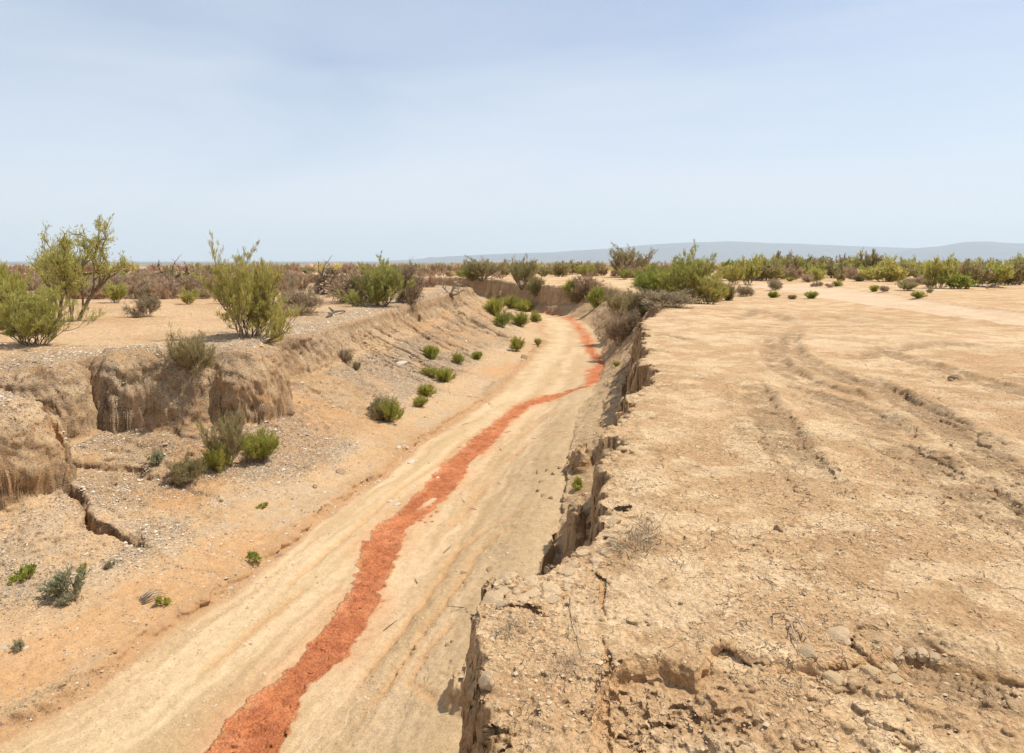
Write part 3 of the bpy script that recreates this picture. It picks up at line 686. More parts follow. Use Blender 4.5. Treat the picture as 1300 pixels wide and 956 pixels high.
#@@PLANTS
# ------------------------------------------------------------------ plants
def tube(pts, rads, sides):
    pts = np.array(pts); n = len(pts); V_, T_ = [], []
    tan = np.gradient(pts, axis=0); tan /= np.linalg.norm(tan, axis=1, keepdims=True) + 1e-9
    ref = np.array([.3, .9, .2]) if abs(tan[0][2]) > .7 else np.array([0, 0, 1.])
    for i in range(n):
        a = np.cross(tan[i], ref); a /= np.linalg.norm(a) + 1e-9; b = np.cross(tan[i], a)
        for k in range(sides):
            q = 2 * math.pi * k / sides; V_.append(pts[i] + rads[i] * (math.cos(q) * a + math.sin(q) * b))
    for i in range(n - 1):
        for k in range(sides):
            k2 = (k + 1) % sides; a, b, c, d = i * sides + k, i * sides + k2, (i + 1) * sides + k2, (i + 1) * sides + k
            T_ += [(a, b, c), (a, c, d)]
    for k in range(1, sides - 1): T_.append(((n - 1) * sides, (n - 1) * sides + k, (n - 1) * sides + k + 1)); T_.append((0, k + 1, k))
    return np.array(V_), np.array(T_)
def join(parts):
    Vs, Ts, o = [], [], 0
    for v, t_ in parts: Vs.append(v); Ts.append(t_ + o); o += len(v)
    return np.concatenate(Vs), np.concatenate(Ts)

def skeleton(rng, stems, height, spread, levels, kids, r0, sides=4, up=.35, wob=.18, lratio=.62, first=.35, lean=None, base_r=.05):
    """branches of a bush: returns tube parts and terminal sprays (start, end, length)"""
    parts, tips = [], []
    def grow(p, d, L, r, lv):
        n = 4 if lv < levels else 3
        pts = [p]; rads = [r]
        for i in range(n):
            d = d + rng.normal(0, wob, 3) + np.array([0, 0, up * .22]); d /= np.linalg.norm(d)
            p = p + d * L / n; pts.append(p); rads.append(r * (1 - .55 * (i + 1) / n))
        parts.append(tube(pts, rads, sides if lv < 2 else 3))
        if lv >= levels:
            tips.append((pts[0], pts[-1])); return
        for k in range(kids[lv] if lv < len(kids) else kids[-1]):
            f = first + (1 - first) * (k + rng.rand() * .9) / kids[min(lv, len(kids) - 1)]
            f = min(f, 1.0); q = f * n; i = min(int(q), n - 1); pp = pts[i] + (pts[i + 1] - pts[i]) * (q - i)
            side = rng.normal(0, 1, 3); side -= side.dot(d) * d; side /= np.linalg.norm(side)
            a = rng.uniform(.35, .85); nd = d * math.cos(a) + side * math.sin(a); nd[2] += .12 * up
            grow(pp, nd / np.linalg.norm(nd), L * lratio * rng.uniform(.75, 1.2), r * .55, lv + 1)
        tips.append((pts[-2], pts[-1]))
    for s in range(stems):
        az_ = 2 * math.pi * (s + rng.rand() * .7) / stems; tilt = spread * rng.uniform(.35, 1.0) * (1 if stems > 1 else .3)
        d = np.array([math.cos(az_) * math.sin(tilt), math.sin(az_) * math.sin(tilt), math.cos(tilt)])
        if lean is not None: d = d + np.array(lean); d /= np.linalg.norm(d)
        grow(np.array([math.cos(az_) * base_r, math.sin(az_) * base_r, -.06]), d, height * rng.uniform(.42, .62), r0 * rng.uniform(.7, 1.1), 0)
    return parts, tips

def blades(rng, starts, dirs, length, width, curl=.25):
    """thin two-triangle leaves; each bends a little half way"""
    n = len(starts); L = length * rng.uniform(.55, 1.25, n)[:, None]; Wd = width * rng.uniform(.7, 1.3, n)[:, None]
    dirs = dirs / (np.linalg.norm(dirs, axis=1, keepdims=True) + 1e-9)
    side = np.cross(dirs, rng.normal(0, 1, (n, 3))); side /= np.linalg.norm(side, axis=1, keepdims=True) + 1e-9
    mid = starts + dirs * L * .5 + np.cross(dirs, side) * L * curl * rng.uniform(-.5, .5, n)[:, None]; tip = starts + dirs * L
    V_ = np.stack([starts, mid + side * Wd * .5, tip, mid - side * Wd * .5], 1).reshape(-1, 3)
    b = np.arange(n)[:, None] * 4; T_ = np.concatenate([b + np.array([[0, 1, 2]]), b + np.array([[0, 2, 3]])])
    return V_, T_
def spray(rng, tips, per, length, width, scatter=.5, up=.5, jitter=.02):
    a = np.array([t_[0] for t_ in tips]); b = np.array([t_[1] for t_ in tips]); n = len(tips) * per
    k = np.repeat(np.arange(len(tips)), per); f = rng.rand(n)[:, None] ** .7
    st = a[k] + (b[k] - a[k]) * f + rng.normal(0, jitter, (n, 3))
    d = (b - a); d /= np.linalg.norm(d, axis=1, keepdims=True) + 1e-9
    dd = d[k] * .8 + rng.normal(0, scatter, (n, 3)) + np.array([0, 0, up])
    v, t_ = blades(rng, st, dd, length, width)
    ctone = rng.rand(len(tips))[k]; tone = np.clip(ctone * .6 + rng.rand(n) * .4 + (rng.rand(n) < .05) * .3, 0, 1)
    return v, t_, np.repeat(tone, 4)

ARCH = {}
def arche(name, wood, leaf, seed, sk, sp, drysp=None):
    """one kind of bush of unit height: a branch mesh, a foliage mesh and a joined mesh for far copies"""
    rng = np.random.RandomState(seed); parts, tips = skeleton(rng, **sk)
    wv, wt = join(parts); fv, ft, tone = spray(rng, tips, **sp) if sp else (np.zeros((0, 3)), np.zeros((0, 3), int), np.zeros(0))
    allv = np.concatenate([wv, fv]); top = np.percentile(allv[:, 2], 99.0); rad = np.percentile(np.hypot(allv[:, 0], allv[:, 1]), 91)
    wv = wv / top; fv = fv / top
    e = dict(w=rad * 2 / top, wood=new_mesh(name + '_branches', wv, wt, [wood], False))
    if sp:
        e['leaf'] = new_mesh(name + '_foliage', fv, ft, [leaf], False, dict(tone=tone))
        me = new_mesh(name + '_whole', np.concatenate([wv, fv]), np.concatenate([wt, ft + len(wv)]), [wood, leaf], False, dict(tone=np.concatenate([np.zeros(len(wv)), tone])))
        me.polygons.foreach_set('material_index', np.concatenate([np.zeros(len(wt), np.int32), np.ones(len(ft), np.int32)])); e['whole'] = me
    else: e['whole'] = e['wood']
    ARCH[name] = e
SK = dict(height=1.0, spread=.75, levels=2, kids=[5, 4], r0=.022)
arche('green_a', BARK, GREEN, 1, dict(stems=13, height=1, spread=1.15, levels=3, kids=[5, 4, 2], r0=.011, up=.75, first=.12, wob=.26), dict(per=20, length=.06, width=.008, scatter=.45, up=.6, jitter=.012))
arche('green_b', BARK, GREEN, 2, dict(stems=12, height=1, spread=1.05, levels=3, kids=[5, 4, 2], r0=.012, up=.7, first=.12, wob=.28), dict(per=21, length=.055, width=.008, scatter=.42, up=.65, jitter=.010))
arche('tree_a', BARK, GREEN, 13, dict(stems=3, height=1, spread=.8, levels=3, kids=[5, 4, 4], r0=.026, up=.35, lean=(.42, 0, 0), wob=.22, first=.3), dict(per=26, length=.040, width=.0075, scatter=.6, up=.4, jitter=.014))
arche('bright_a', BARK, BRIGHT, 4, dict(stems=18, height=1, spread=1.0, levels=2, kids=[6, 4], r0=.010, up=.7, first=.1), dict(per=22, length=.09, width=.011, scatter=.38, up=.8, jitter=.02))
arche('bright_b', BARK, BRIGHT, 5, dict(stems=16, height=1, spread=1.15, levels=2, kids=[6, 4], r0=.010, up=.55, first=.1), dict(per=20, length=.09, width=.011, scatter=.42, up=.75, jitter=.02))
arche('olive_a', BARK, OLIVE, 6, dict(stems=13, height=1, spread=.85, levels=3, kids=[4, 3, 3], r0=.012, up=.7, first=.15), dict(per=13, length=.065, width=.010, scatter=.4, up=.7, jitter=.012))
arche('olive_b', BARK, OLIVE, 7, dict(stems=18, height=1, spread=1.1, levels=2, kids=[6, 4], r0=.010, up=.5, first=.1), dict(per=20, length=.09, width=.010, scatter=.45, up=.6, jitter=.02))
arche('dry_a', DARKBARK, DRY, 8, dict(stems=12, height=1, spread=1.0, levels=2, kids=[6, 4], r0=.014, up=.3, wob=.25), dict(per=12, length=.17, width=.008, scatter=.6, up=.2, jitter=.02))
arche('dry_b', BARK, PALEDRY, 9, dict(stems=14, height=1, spread=1.0, levels=2, kids=[6, 4], r0=.012, up=.4, wob=.2), dict(per=13, length=.16, width=.009, scatter=.5, up=.4, jitter=.02))
arche('dry_c', DARKBARK, DARKDRY, 10, dict(stems=11, height=1, spread=1.1, levels=2, kids=[6, 5], r0=.018, up=.2, wob=.3), dict(per=10, length=.18, width=.009, scatter=.7, up=.1, jitter=.02))
arche('tuft_green', DRY, BRIGHT, 11, dict(stems=26, height=1, spread=.95, levels=0, kids=[0], r0=.010, up=.4), dict(per=46, length=.34, width=.035, scatter=.30, up=.35, jitter=.05))
arche('tuft_olive', DRY, OLIVE, 12, dict(stems=26, height=1, spread=1.0, levels=0, kids=[0], r0=.010, up=.3), dict(per=42, length=.36, width=.026, scatter=.35, up=.3, jitter=.06))
arche('tuft_dry', DRY, PALEDRY, 14, dict(stems=30, height=1, spread=1.1, levels=0, kids=[0], r0=.008, up=.3), dict(per=24, length=.4, width=.018, scatter=.4, up=.2, jitter=.05))
arche('weed_grey', BARK, GREY, 15, dict(stems=9, height=1, spread=1.1, levels=1, kids=[5], r0=.02, up=.2), dict(per=20, length=.16, width=.04, scatter=.7, up=.3, jitter=.03))
arche('weed_green', BARK, BRIGHT, 16, dict(stems=8, height=1, spread=1.25, levels=1, kids=[3], r0=.02, up=.1), dict(per=10, length=.34, width=.12, scatter=.6, up=.3, jitter=.03))
arche('dead_a', DARKBARK, None, 17, dict(stems=5, height=1, spread=1.05, levels=3, kids=[3, 3, 2], r0=.045, sides=5, up=.2, wob=.3, lratio=.6), None)
arche('dead_b', GREYWOOD, None, 18, dict(stems=4, height=1, spread=1.2, levels=2, kids=[3, 3], r0=.05, sides=5, up=.1, wob=.32), None)
arche('wisp', GREYWOOD, PALEDRY, 19, dict(stems=16, height=1, spread=1.45, levels=1, kids=[4], r0=.006, up=-.1, wob=.25), dict(per=4, length=.3, width=.006, scatter=.8, up=0, jitter=.04))
def sprig_arch(name, leaf, seed, far):
    pass
for nm, src_, leaf in (('far_green', dict(stems=11, height=1, spread=1.05, levels=2, kids=[4, 3], r0=.012, up=.75, first=.15), GREEN), ('far_olive', dict(stems=11, height=1, spread=1.05, levels=2, kids=[4, 3], r0=.012, up=.7, first=.15), OLIVE),
                       ('far_bright', dict(stems=12, height=1, spread=1.05, levels=2, kids=[4, 3], r0=.012, up=.75, first=.15), BRIGHT), ('far_dry', dict(stems=12, height=1, spread=1.2, levels=2, kids=[4, 3], r0=.012, up=.4, first=.1), DRY),
                       ('far_pale', dict(stems=12, height=1, spread=1.2, levels=2, kids=[4, 3], r0=.012, up=.4, first=.1), PALEDRY)):
    for q in range(3):
        arche(nm + '_' + 'abc'[q], BARK, leaf, 30 + q + 7 * len(nm) + ord(nm[4]), src_, dict(per=16, length=.13 if 'r' in nm[-2:] else .12, width=.026 if nm in ('far_dry', 'far_pale') else .04, scatter=.45, up=.6, jitter=.03))

_rz = random.Random(5)
def plant(name, kind, u, v, hpx, wpx, label, cat='bush', group=None, rot=None, tilt=(0, 0), whole=False, at=None, zoff=0):
    p = hit(u, v) if at is None else np.array(at)
    if p is None: print('MISS', name, u, v); return None
    dist = (p[1] * CP - (p[2] - EYE) * SP); hh = hpx * dist / F; ww = wpx * dist / F
    if kind in ('green_a', 'green_b'): hh *= .9
    e = ARCH[kind]; sx = ww / e['w']
    whole = whole or hpx < 26
    z0 = p[2] + zoff - .02 * hh
    rot = _rz.uniform(0, 6.28) if rot is None else rot
    if whole:
        o = link(name, e['whole'], None, (p[0], p[1], z0)); o.scale = (sx, sx, hh)
    else:
        o = link(name, None, None, (p[0], p[1], z0)); o.scale = (sx, sx, hh)
        link('branches', e['wood'], o)
        if 'leaf' in e: link('foliage', e['leaf'], o)
    o.rotation_euler = (tilt[0], tilt[1], rot)
    tag(o, label, cat, group); return o

PL = [  # name, kind, u, v(base), height px, width px, label, category, extras
 ('green_bush','bright_a',-6,418,80,70,'bright green bush cut off by the left edge of the picture','bush',{}),
 ('shrub','green_a',42,438,84,86,'bushy grey-green shrub nearest the left edge, below the tall leaning tree','shrub',{}),
 ('small_tree','tree_a',88,408,127,118,'tall open saxaul tree leaning right with bare lower limbs','tree',dict(rot=0.0)),
 ('shrub','green_b',316,428,118,92,'tall dense green shrub on the lip above the left cliff','shrub',{}),
 ('bush','olive_b',243,474,46,54,'olive bush hanging over the brow of the left cliff','bush',{}),
 ('dry_bush','dry_b',187,402,28,34,'lone pale dry bush on bare sand left of the tall green shrub','dry bush',{}),
 ('dry_bush','dry_a',241,377,28,36,'brown dry bush just left of the tall green shrub','dry bush',{}),
 ('dead_tree','dead_a',214,369,40,66,'dark leafless dead tree standing in the brown scrub on the left','dead tree',{}),
 ('shrub','green_b',482,388,62,66,'yellow-green shrub with upright twigs on the left bank brow','shrub',{}),
 ('dead_bush','dead_a',404,374,44,66,'bare black-branched dead bush between the two green shrubs on the left bank','dead bush',{}),
 ('dry_bush','dry_c',452,384,34,66,'tangle of grey dry twigs leaning on the yellow-green shrub','dry bush',{}),
 ('dry_bush','dry_b',380,398,30,60,'low pale dry bush in front of the bare black-branched bush','dry bush',{}),
 ('dry_bush','dry_c',520,384,46,34,'thin leafless bush right of the yellow-green shrub','dry bush',{}),
 ('dead_branch','dead_b',573,376,22,34,'grey dead stump with bare branches on the mound end of the left bank','dead branch',{}),
 ('bush','olive_a',612,358,26,46,'olive bush behind the mound where the gully turns away','bush',{}),
 ('bush','bright_a',600,357,18,30,'small green bush in front of the olive bush behind the mound','bush',{}),
 ('bush','olive_a',664,366,37,34,'rounded pale olive bush standing on the far gully wall','bush',{}),
 ('bush','tuft_olive',681,378,22,20,'small grey-green bush clinging below the top of the far gully wall','bush',{}),
 ('bush','olive_a',797,352,38,46,'tall khaki bush on the plateau where the gully bends','bush',{}),
 ('green_bush','bright_a',830,378,38,56,'bright green bush at the right gully lip, left of the tallest one','bush',{}),
 ('shrub','green_b',879,384,70,66,'tallest green shrub on the right gully lip','shrub',{}),
 ('shrub','bright_b',862,380,46,50,'low bright shrub growing into the left side of the tallest right-hand shrub','shrub',{}),
 ('shrub','green_a',898,386,42,44,'yellowish shrub growing into the right side of the tallest right-hand shrub','shrub',{}),
 ('dry_bush','dry_b',850,390,20,66,'grey tangle of dead twigs under the tallest shrub at the gully lip','dry bush',{}),
 ('dry_bush','dry_b',822,393,20,36,'grey dead bush spilling over the right gully lip','dry bush',{}),
 ('dry_bush','dry_b',799,424,30,30,'brown dry bush hanging down the right gully bank','dry bush',{}),
 ('dry_bush','dry_b',785,438,34,34,'brown dry bush low on the right bank above the red pool','dry bush',{}),
 ('bush','olive_b',806,410,34,36,'pale brownish-green bush halfway up the right bank','bush',{}),
 ('bush','olive_b',790,400,30,40,'olive-brown bush on the slope above the hanging dry bush','bush',{}),
 ('green_bush','tuft_green',758,389,24,18,'narrow green bush on the far wall, right of two','bush',{}),
 ('green_bush','tuft_green',727,376,18,18,'small green bush high on the far wall','bush',{}),
 ('bush','tuft_olive',732,384,20,22,'grey-green bush just below the small green one on the far wall','bush',{}),
 ('dry_bush','dry_a',746,372,22,40,'brown dry bush near the top of the far wall','dry bush',{}),
 ('green_bush','tuft_green',628,401,22,20,'green rush clump at the foot of the mound','bush',{}),
 ('green_bush','bright_a',648,392,16,22,'rounded green bush at the inner bend of the gully','bush',{}),
 ('green_bush','tuft_green',666,396,16,18,'small green clump right of the rounded bush at the bend','bush',{}),
 ('green_bush','bright_b',638,416,20,22,'green bush on the gully floor in front of the rush clump','bush',{}),
 ('green_bush','bright_a',661,415,18,19,'green bush on the gully floor beside its twin','bush',{}),
 ('green_bush','bright_b',680,409,14,14,'small bright bush standing alone at the edge of the pale stream floor','bush',{}),
 ('green_bush','bright_a',656,446,18,16,'green bush lowest in the cluster at the gully bend','bush',{}),
 ('green_bush','tuft_green',683,439,8,8,'tiny green tuft on the pale stream floor','tuft',{}),
 ('green_tuft','tuft_green',547,456,17,17,'round green tuft highest on the left slope, right of the white rock','tuft',{}),
 ('green_tuft','bright_b',581,462,12,16,'small round green tuft, middle of three in the upper row on the left slope','tuft',{}),
 ('green_tuft','tuft_green',606,456,10,12,'small round green tuft, rightmost of the upper row on the left slope','tuft',{}),
 ('green_tuft','bright_b',547,477,12,20,'flat green tuft touching a rounder one on the left slope','tuft',{}),
 ('green_tuft','tuft_green',565,485,17,20,'rounder green tuft touching a flat one on the left slope','tuft',{}),
 ('green_tuft','tuft_green',542,503,14,18,'green tuft just below the thin crack, upper of two','tuft',{}),
 ('green_tuft','bright_a',534,516,13,19,'green tuft below the thin crack, lower of two','tuft',{}),
 ('green_bush','olive_b',487,534,26,26,'thin olive bush behind the green bush on the gravel','bush',{}),
 ('green_bush','bright_a',495,536,28,28,'green bush on gravel in the middle of the left slope','bush',{}),
 ('grey_bush','weed_grey',482,526,22,22,'grey-green sprig left of the green bush on the gravel','bush',{}),
 ('dry_tuft','tuft_dry',437,460,18,20,'dry straw tuft on the smooth slope beside the earth nose','tuft',{}),
 ('dry_tuft','tuft_olive',453,470,10,9,'small straw tuft below the dry straw tuft','tuft',{}),
 ('wispy_bush','olive_a',289,592,68,46,'tall wispy bush at the foot of the left cliff','bush',{}),
 ('green_bush','bright_b',274,598,34,32,'green bush at the left foot of the wispy bush','bush',{}),
 ('green_bush','bright_a',333,587,36,42,'rounded green bush at the foot of the left cliff, rightmost','bush',{}),
 ('green_tuft','tuft_green',311,566,11,18,'small green tuft behind the rounded green bush','tuft',{}),
 ('dry_bush','olive_b',240,612,30,36,'thin grey-green dry bush on the white gravel','dry bush',{}),
 ('dry_bush','dry_b',228,610,14,34,'flat bleached twig bush under the thin grey-green one','dry bush',{}),
 ('weed','weed_grey',200,588,15,22,'small grey-green weed under the shaded left cliff','weed',{}),
 ('weed','weed_green',32,735,17,25,'dark green leafy weed on gravel near the left edge','weed',{}),
 ('weed','weed_grey',84,757,34,42,'pale sage weed with woody stems on the lower left sand','weed',{}),
 ('weed','weed_grey',88,766,16,24,'small sage sprig in front of the larger sage weed','weed',{}),
 ('weed','weed_green',105,725,9,10,'tiny green sprout near the lower gravel edge','weed',{}),
 ('weed','weed_grey',140,722,10,12,'tiny grey sprout on the orange sand','weed',{}),
 ('weed','weed_green',321,710,8,17,'flat green weed beside the brown step of the stream terrace','weed',{}),
 ('weed','weed_green',206,768,13,17,'green weed growing from the pile of bleached sticks','weed',{}),
 ('weed','weed_green',334,645,6,13,'very small green weed on smooth sand above the terrace','weed',{}),
 ('weed','weed_grey',24,826,13,16,'small dry weed on sand in the lower left corner','weed',{}),
 ('weed','weed_green',733,621,14,14,'dark green weed on the right bank beside the leaning earth fin','weed',{}),
 ('green_tuft','tuft_green',783,465,6,8,'tiny green tuft on the right bank below the hanging dry bush','tuft',{}),
 ('green_tuft','tuft_green',773,418,8,8,'tiny green tuft high on the right bank above the stream','tuft',{}),
 ('dry_twigs','wisp',800,700,30,66,'grey wiry dead bush lying on the crust at the gully edge','dead bush',dict(zoff=.0)),
 ('dry_twigs','wisp',818,682,30,44,'upper wiry dead twigs beside the larger grey dead bush','dead bush',{}),
 ('dry_twigs','wisp',650,800,18,38,'wiry dead twigs on the clay block corner','dead twigs',{}),
 ('dry_twigs','wisp',722,850,18,52,'wiry dead twigs near the bottom of the clay block','dead twigs',{}),
 ('dry_twigs','dead_b',808,778,3,3,'x','',dict(skip=1)),
]
for q in PL:
    ex = dict(q[8])
    if ex.pop('skip', 0): continue
    plant(q[0], q[1], q[2], q[3], q[4], q[5], q[6], q[7], **ex)

# right-hand plateau: shrubs one can tell apart, nearest first
RS = [('shrub','far_green',932,362,26,18,'dark round shrub standing just right of the tallest gully shrub'),('shrub','far_green',949,361,32,22,'tall green shrub second to the right of the gully shrubs'),
 ('shrub','far_bright',962,356,30,20,'bright shrub third to the right of the gully shrubs'),('tuft','tuft_olive',925,381,19,12,'narrow olive tuft beside the dead bits on the right plateau'),
 ('tuft','tuft_olive',917,371,12,16,'low olive tuft behind the narrow olive one'),('bush','dry_b',945,376,13,24,'low grey-green mound bush on open sand'),
 ('dry_bush','far_pale',983,368,13,18,'round straw-coloured dry bush at the start of the dirt track'),('tuft','tuft_green',982,378,8,12,'small green tuft in front of the round straw-coloured bush'),
 ('tuft','tuft_green',1030,379,9,14,'small bright tuft on the near side of the dirt track'),('tuft','tuft_olive',1006,380,6,10,'faint olive tuft between two small green tufts'),
 ('bush','far_bright',1015,352,24,18,'bright bush left of centre in the row behind the track'),('shrub','far_olive',1000,353,27,22,'olive shrub in the row behind the track'),
 ('shrub','far_green',978,353,26,22,'leafy shrub at the left end of the row behind the track'),('shrub','far_olive',988,352,30,18,'taller brownish shrub rising from the left of the row'),
 ('shrub','far_olive',1030,351,24,26,'khaki shrub in the middle of the row behind the track'),('shrub','far_olive',1042,350,22,20,'dull khaki shrub beside a gap in the row'),
 ('bush','far_bright',1052,347,13,10,'small bright bush by the gap in the row'),('shrub','far_olive',1070,348,23,10,'thin tall shrub alone in the gap of the row'),
 ('dry_bush','far_pale',1025,358,10,16,'pale dry bush in front of the row behind the track'),('bush','tuft_green',1003,357,5,8,'tiny green tuft below the row behind the track'),
 ('shrub','far_green',1085,352,24,26,'rounded yellow-green shrub right of the gap in the row'),('shrub','far_olive',1102,353,33,18,'tallest khaki shrub with feathery top behind the track'),
 ('shrub','far_green',1120,352,26,20,'green shrub right of the feathery khaki one'),('bush','far_bright',1106,354,11,16,'low bright bush under the feathery khaki shrub'),
 ('bush','tuft_olive',1091,357,9,12,'small olive tuft at the left foot of the yellow-green shrub'),('shrub','far_olive',1142,355,20,26,'pale olive shrub in front of the right-hand scrub'),
 ('shrub','far_bright',1165,350,18,18,'bright green shrub topped by a dark crown'),('shrub','far_green',1153,347,19,14,'dark-crowned shrub behind the bright green one'),
 ('shrub','far_green',1192,366,37,22,'tall dark shrub with a bare trunk beside the track'),('bush','far_olive',1182,365,10,14,'low dark bush at the foot of the bare-trunked shrub'),
 ('bush','far_bright',1215,367,19,26,'broad rounded yellow-green bush right of the bare-trunked shrub'),('shrub','far_olive',1235,364,32,28,'tall pale khaki shrub behind the rounded yellow-green bush'),
 ('shrub','far_olive',1250,360,26,24,'dense khaki shrub in the scrub towards the right edge'),('shrub','far_green',1262,364,30,30,'yellow-green shrub with fallen limbs at its foot'),
 ('shrub','far_bright',1275,362,27,24,'bright shrub near the right edge of the picture'),('shrub','far_olive',1290,362,31,26,'brownish shrub near the right edge of the picture'),
 ('shrub','far_green',1305,360,34,30,'green shrub cut off by the right edge'),('dry_bush','far_pale',1170,361,11,34,'long low grey dry bush in front of the bright green shrub'),
 ('bush','tuft_green',1110,370,8,10,'dark round tuft on bare sand beyond the track'),('bush','far_pale',1122,370,7,12,'straw tuft touching the dark round tuft'),
 ('bush','far_olive',1151,369,13,24,'low olive bush on the far edge of the track'),('tuft','tuft_green',1166,378,8,14,'green tuft right on the far edge of the track'),
 ('tuft','tuft_green',1063,364,7,10,'green tuft on the orange sand left of centre track'),('tuft','far_pale',1053,365,5,12,'straw tuft beside the green tuft on orange sand'),
 ('tuft','tuft_green',1041,363,5,6,'tiny dark tuft at the left part of the orange sand'),('dry_bush','far_pale',1036,364,6,12,'low straw bush behind the track bend'),
 ('dry_bush','far_dry',924,352,12,18,'reddish brown bare bush on the skyline gap right of the gully shrubs'),('bush','far_olive',1181,372,5,8,'small dull tuft beyond the green tuft at the track')]
for nm, kd, u, v, hp, wp, lb in RS:
    if hp > 15: wp *= 1.35
    if kd.startswith('far_'): kd += '_' + _rz.choice('abc')
    plant(nm, kd, u, v, hp, wp, lb, 'bush' if nm != 'tuft' else 'tuft', 'shrubs and tufts along the dirt track', whole=hp < 30)

# scrub on the plateaus: individual bushes, then the far rest as one mass
rs = np.random.RandomState(77)
def scatter_scrub(n, urange, dist_r, kinds, hts, label, group, nm, ok):
    c = 0
    for _ in range(n * 30):
        if c >= n: break
        dist = dist_r[0] * (dist_r[1] / dist_r[0]) ** rs.rand(); u = rs.uniform(*urange); px = (u - 650) / F * dist
        if not ok(px, dist): continue
        z_ = hz(px, dist); h_ = rs.uniform(*hts)
        k = kinds[rs.randint(len(kinds))]
        lb = label
        for key, wd in (('pale', 'pale straw-coloured'), ('far_dry', 'brown leafless'), ('olive', 'olive'), ('green', 'green'), ('bright', 'bright green')):
            if key in k: lb = label.replace('#', wd); break
        plant(nm, k, 0, 0, h_ * F / dist, h_ * rs.uniform(.9, 1.7) * F / dist, lb, 'bush' if 'dry' not in nm else 'dry bush', group, whole=True, at=(px, dist, z_)); c += 1
    return c
def outside(px, dist, marg=1.5):
    f = G2.get(np.array([px]), np.array([dist]), ('lip',))[0][0]
    return f < -marg or dist > 92
def left_ok(px, d): return outside(px, d) and (d > 42 or px < -11) and not (-11 < px < 3 and d < 34)
scatter_scrub(140, (-60, 600), (30, 62), ['far_dry_a','far_dry_b','far_dry_c','far_pale_a','far_pale_b'], (.4, 1.0), '# bush in the scrub belt behind the left bank', 'dry bushes of the left scrub belt', 'dry_bush', left_ok)
scatter_scrub(130, (-60, 640), (62, 112), ['far_dry_a','far_dry_b','far_dry_c','far_pale_b','far_olive_a'], (.6, 1.3), '# bush in the far part of the left scrub belt', 'far dry bushes of the left scrub belt', 'dry_bush', left_ok)
scatter_scrub(16, (60, 330), (26, 60), ['far_green_a','far_green_b','far_bright_b'], (.45, .95), 'small # bush among the brown scrub on the left', 'green bushes in the left scrub', 'green_bush', left_ok)
scatter_scrub(34, (650, 900), (62, 100), ['far_olive_a','far_green_b','far_olive_c','far_dry_b'], (.9, 1.7), '# bush on the plateau beyond the far gully wall', 'bushes beyond the far gully wall', 'bush', lambda x_, d: outside(x_, d, 1))
def right_ok(px, d):
    rdd, _, _ = pl_dist(np.array([px]), np.array([d]), ROADC); return rdd[0] > 4.5
scatter_scrub(150, (925, 1400), (56, 110), ['far_olive_a','far_olive_b','far_green_a','far_green_c','far_bright_b','far_pale_a'], (.9, 1.75), '# bush in the scrub beyond the dirt track', 'bushes of the right scrub belt', 'bush', right_ok)
def stuff_scrub(name, label, n, urange, dr, hts, kinds):
    Vs, Ts, tn, mi, o = [], [], [], [], 0
    for _ in range(n):
        dist = dr[0] * (dr[1] / dr[0]) ** rs.rand(); u = rs.uniform(*urange); px = (u - 650) / F * dist
        z_ = float(terrain(np.array([px]), np.array([dist]))[0]); h_ = rs.uniform(*hts); w_ = h_ * rs.uniform(1, 1.8)
        k = 14; a = rs.rand(k * 3) * 6.28; rr_ = rs.rand(k * 3) ** .5 * w_ * .5
        st = np.stack([px + np.cos(a) * rr_ * .5, dist + np.sin(a) * rr_ * .5, z_ + rs.rand(k * 3) * h_ * .5], 1)
        dd = np.stack([np.cos(a) * .6, np.sin(a) * .6, .5 + rs.rand(k * 3)], 1)
        v_, t_ = blades(rs, st, dd, h_ * .55, h_ * .14)
        Vs.append(v_); Ts.append(t_ + o); o += len(v_); tn.append(np.full(len(v_), rs.rand())); mi.append(np.full(len(t_), rs.randint(len(kinds))))
    me = new_mesh(name, np.concatenate(Vs), np.concatenate(Ts), kinds, False, dict(tone=np.concatenate(tn)))
    me.polygons.foreach_set('material_index', np.concatenate(mi).astype(np.int32))
    tag(link(name, me), label, 'scrub', None, 'stuff')
stuff_scrub('far_scrub', 'distant belt of brown and olive scrub at the edge of the plateau', 900, (-120, 1420), (95, 170), (.8, 1.7), [DRY, OLIVE, DRY, GREEN])
stuff_scrub('low_scrub', 'low brown scrub filling the plateau behind the left bank', 1100, (-120, 640), (50, 120), (.3, .75), [DRY, PALEDRY, DARKDRY, OLIVE, PALEDRY])

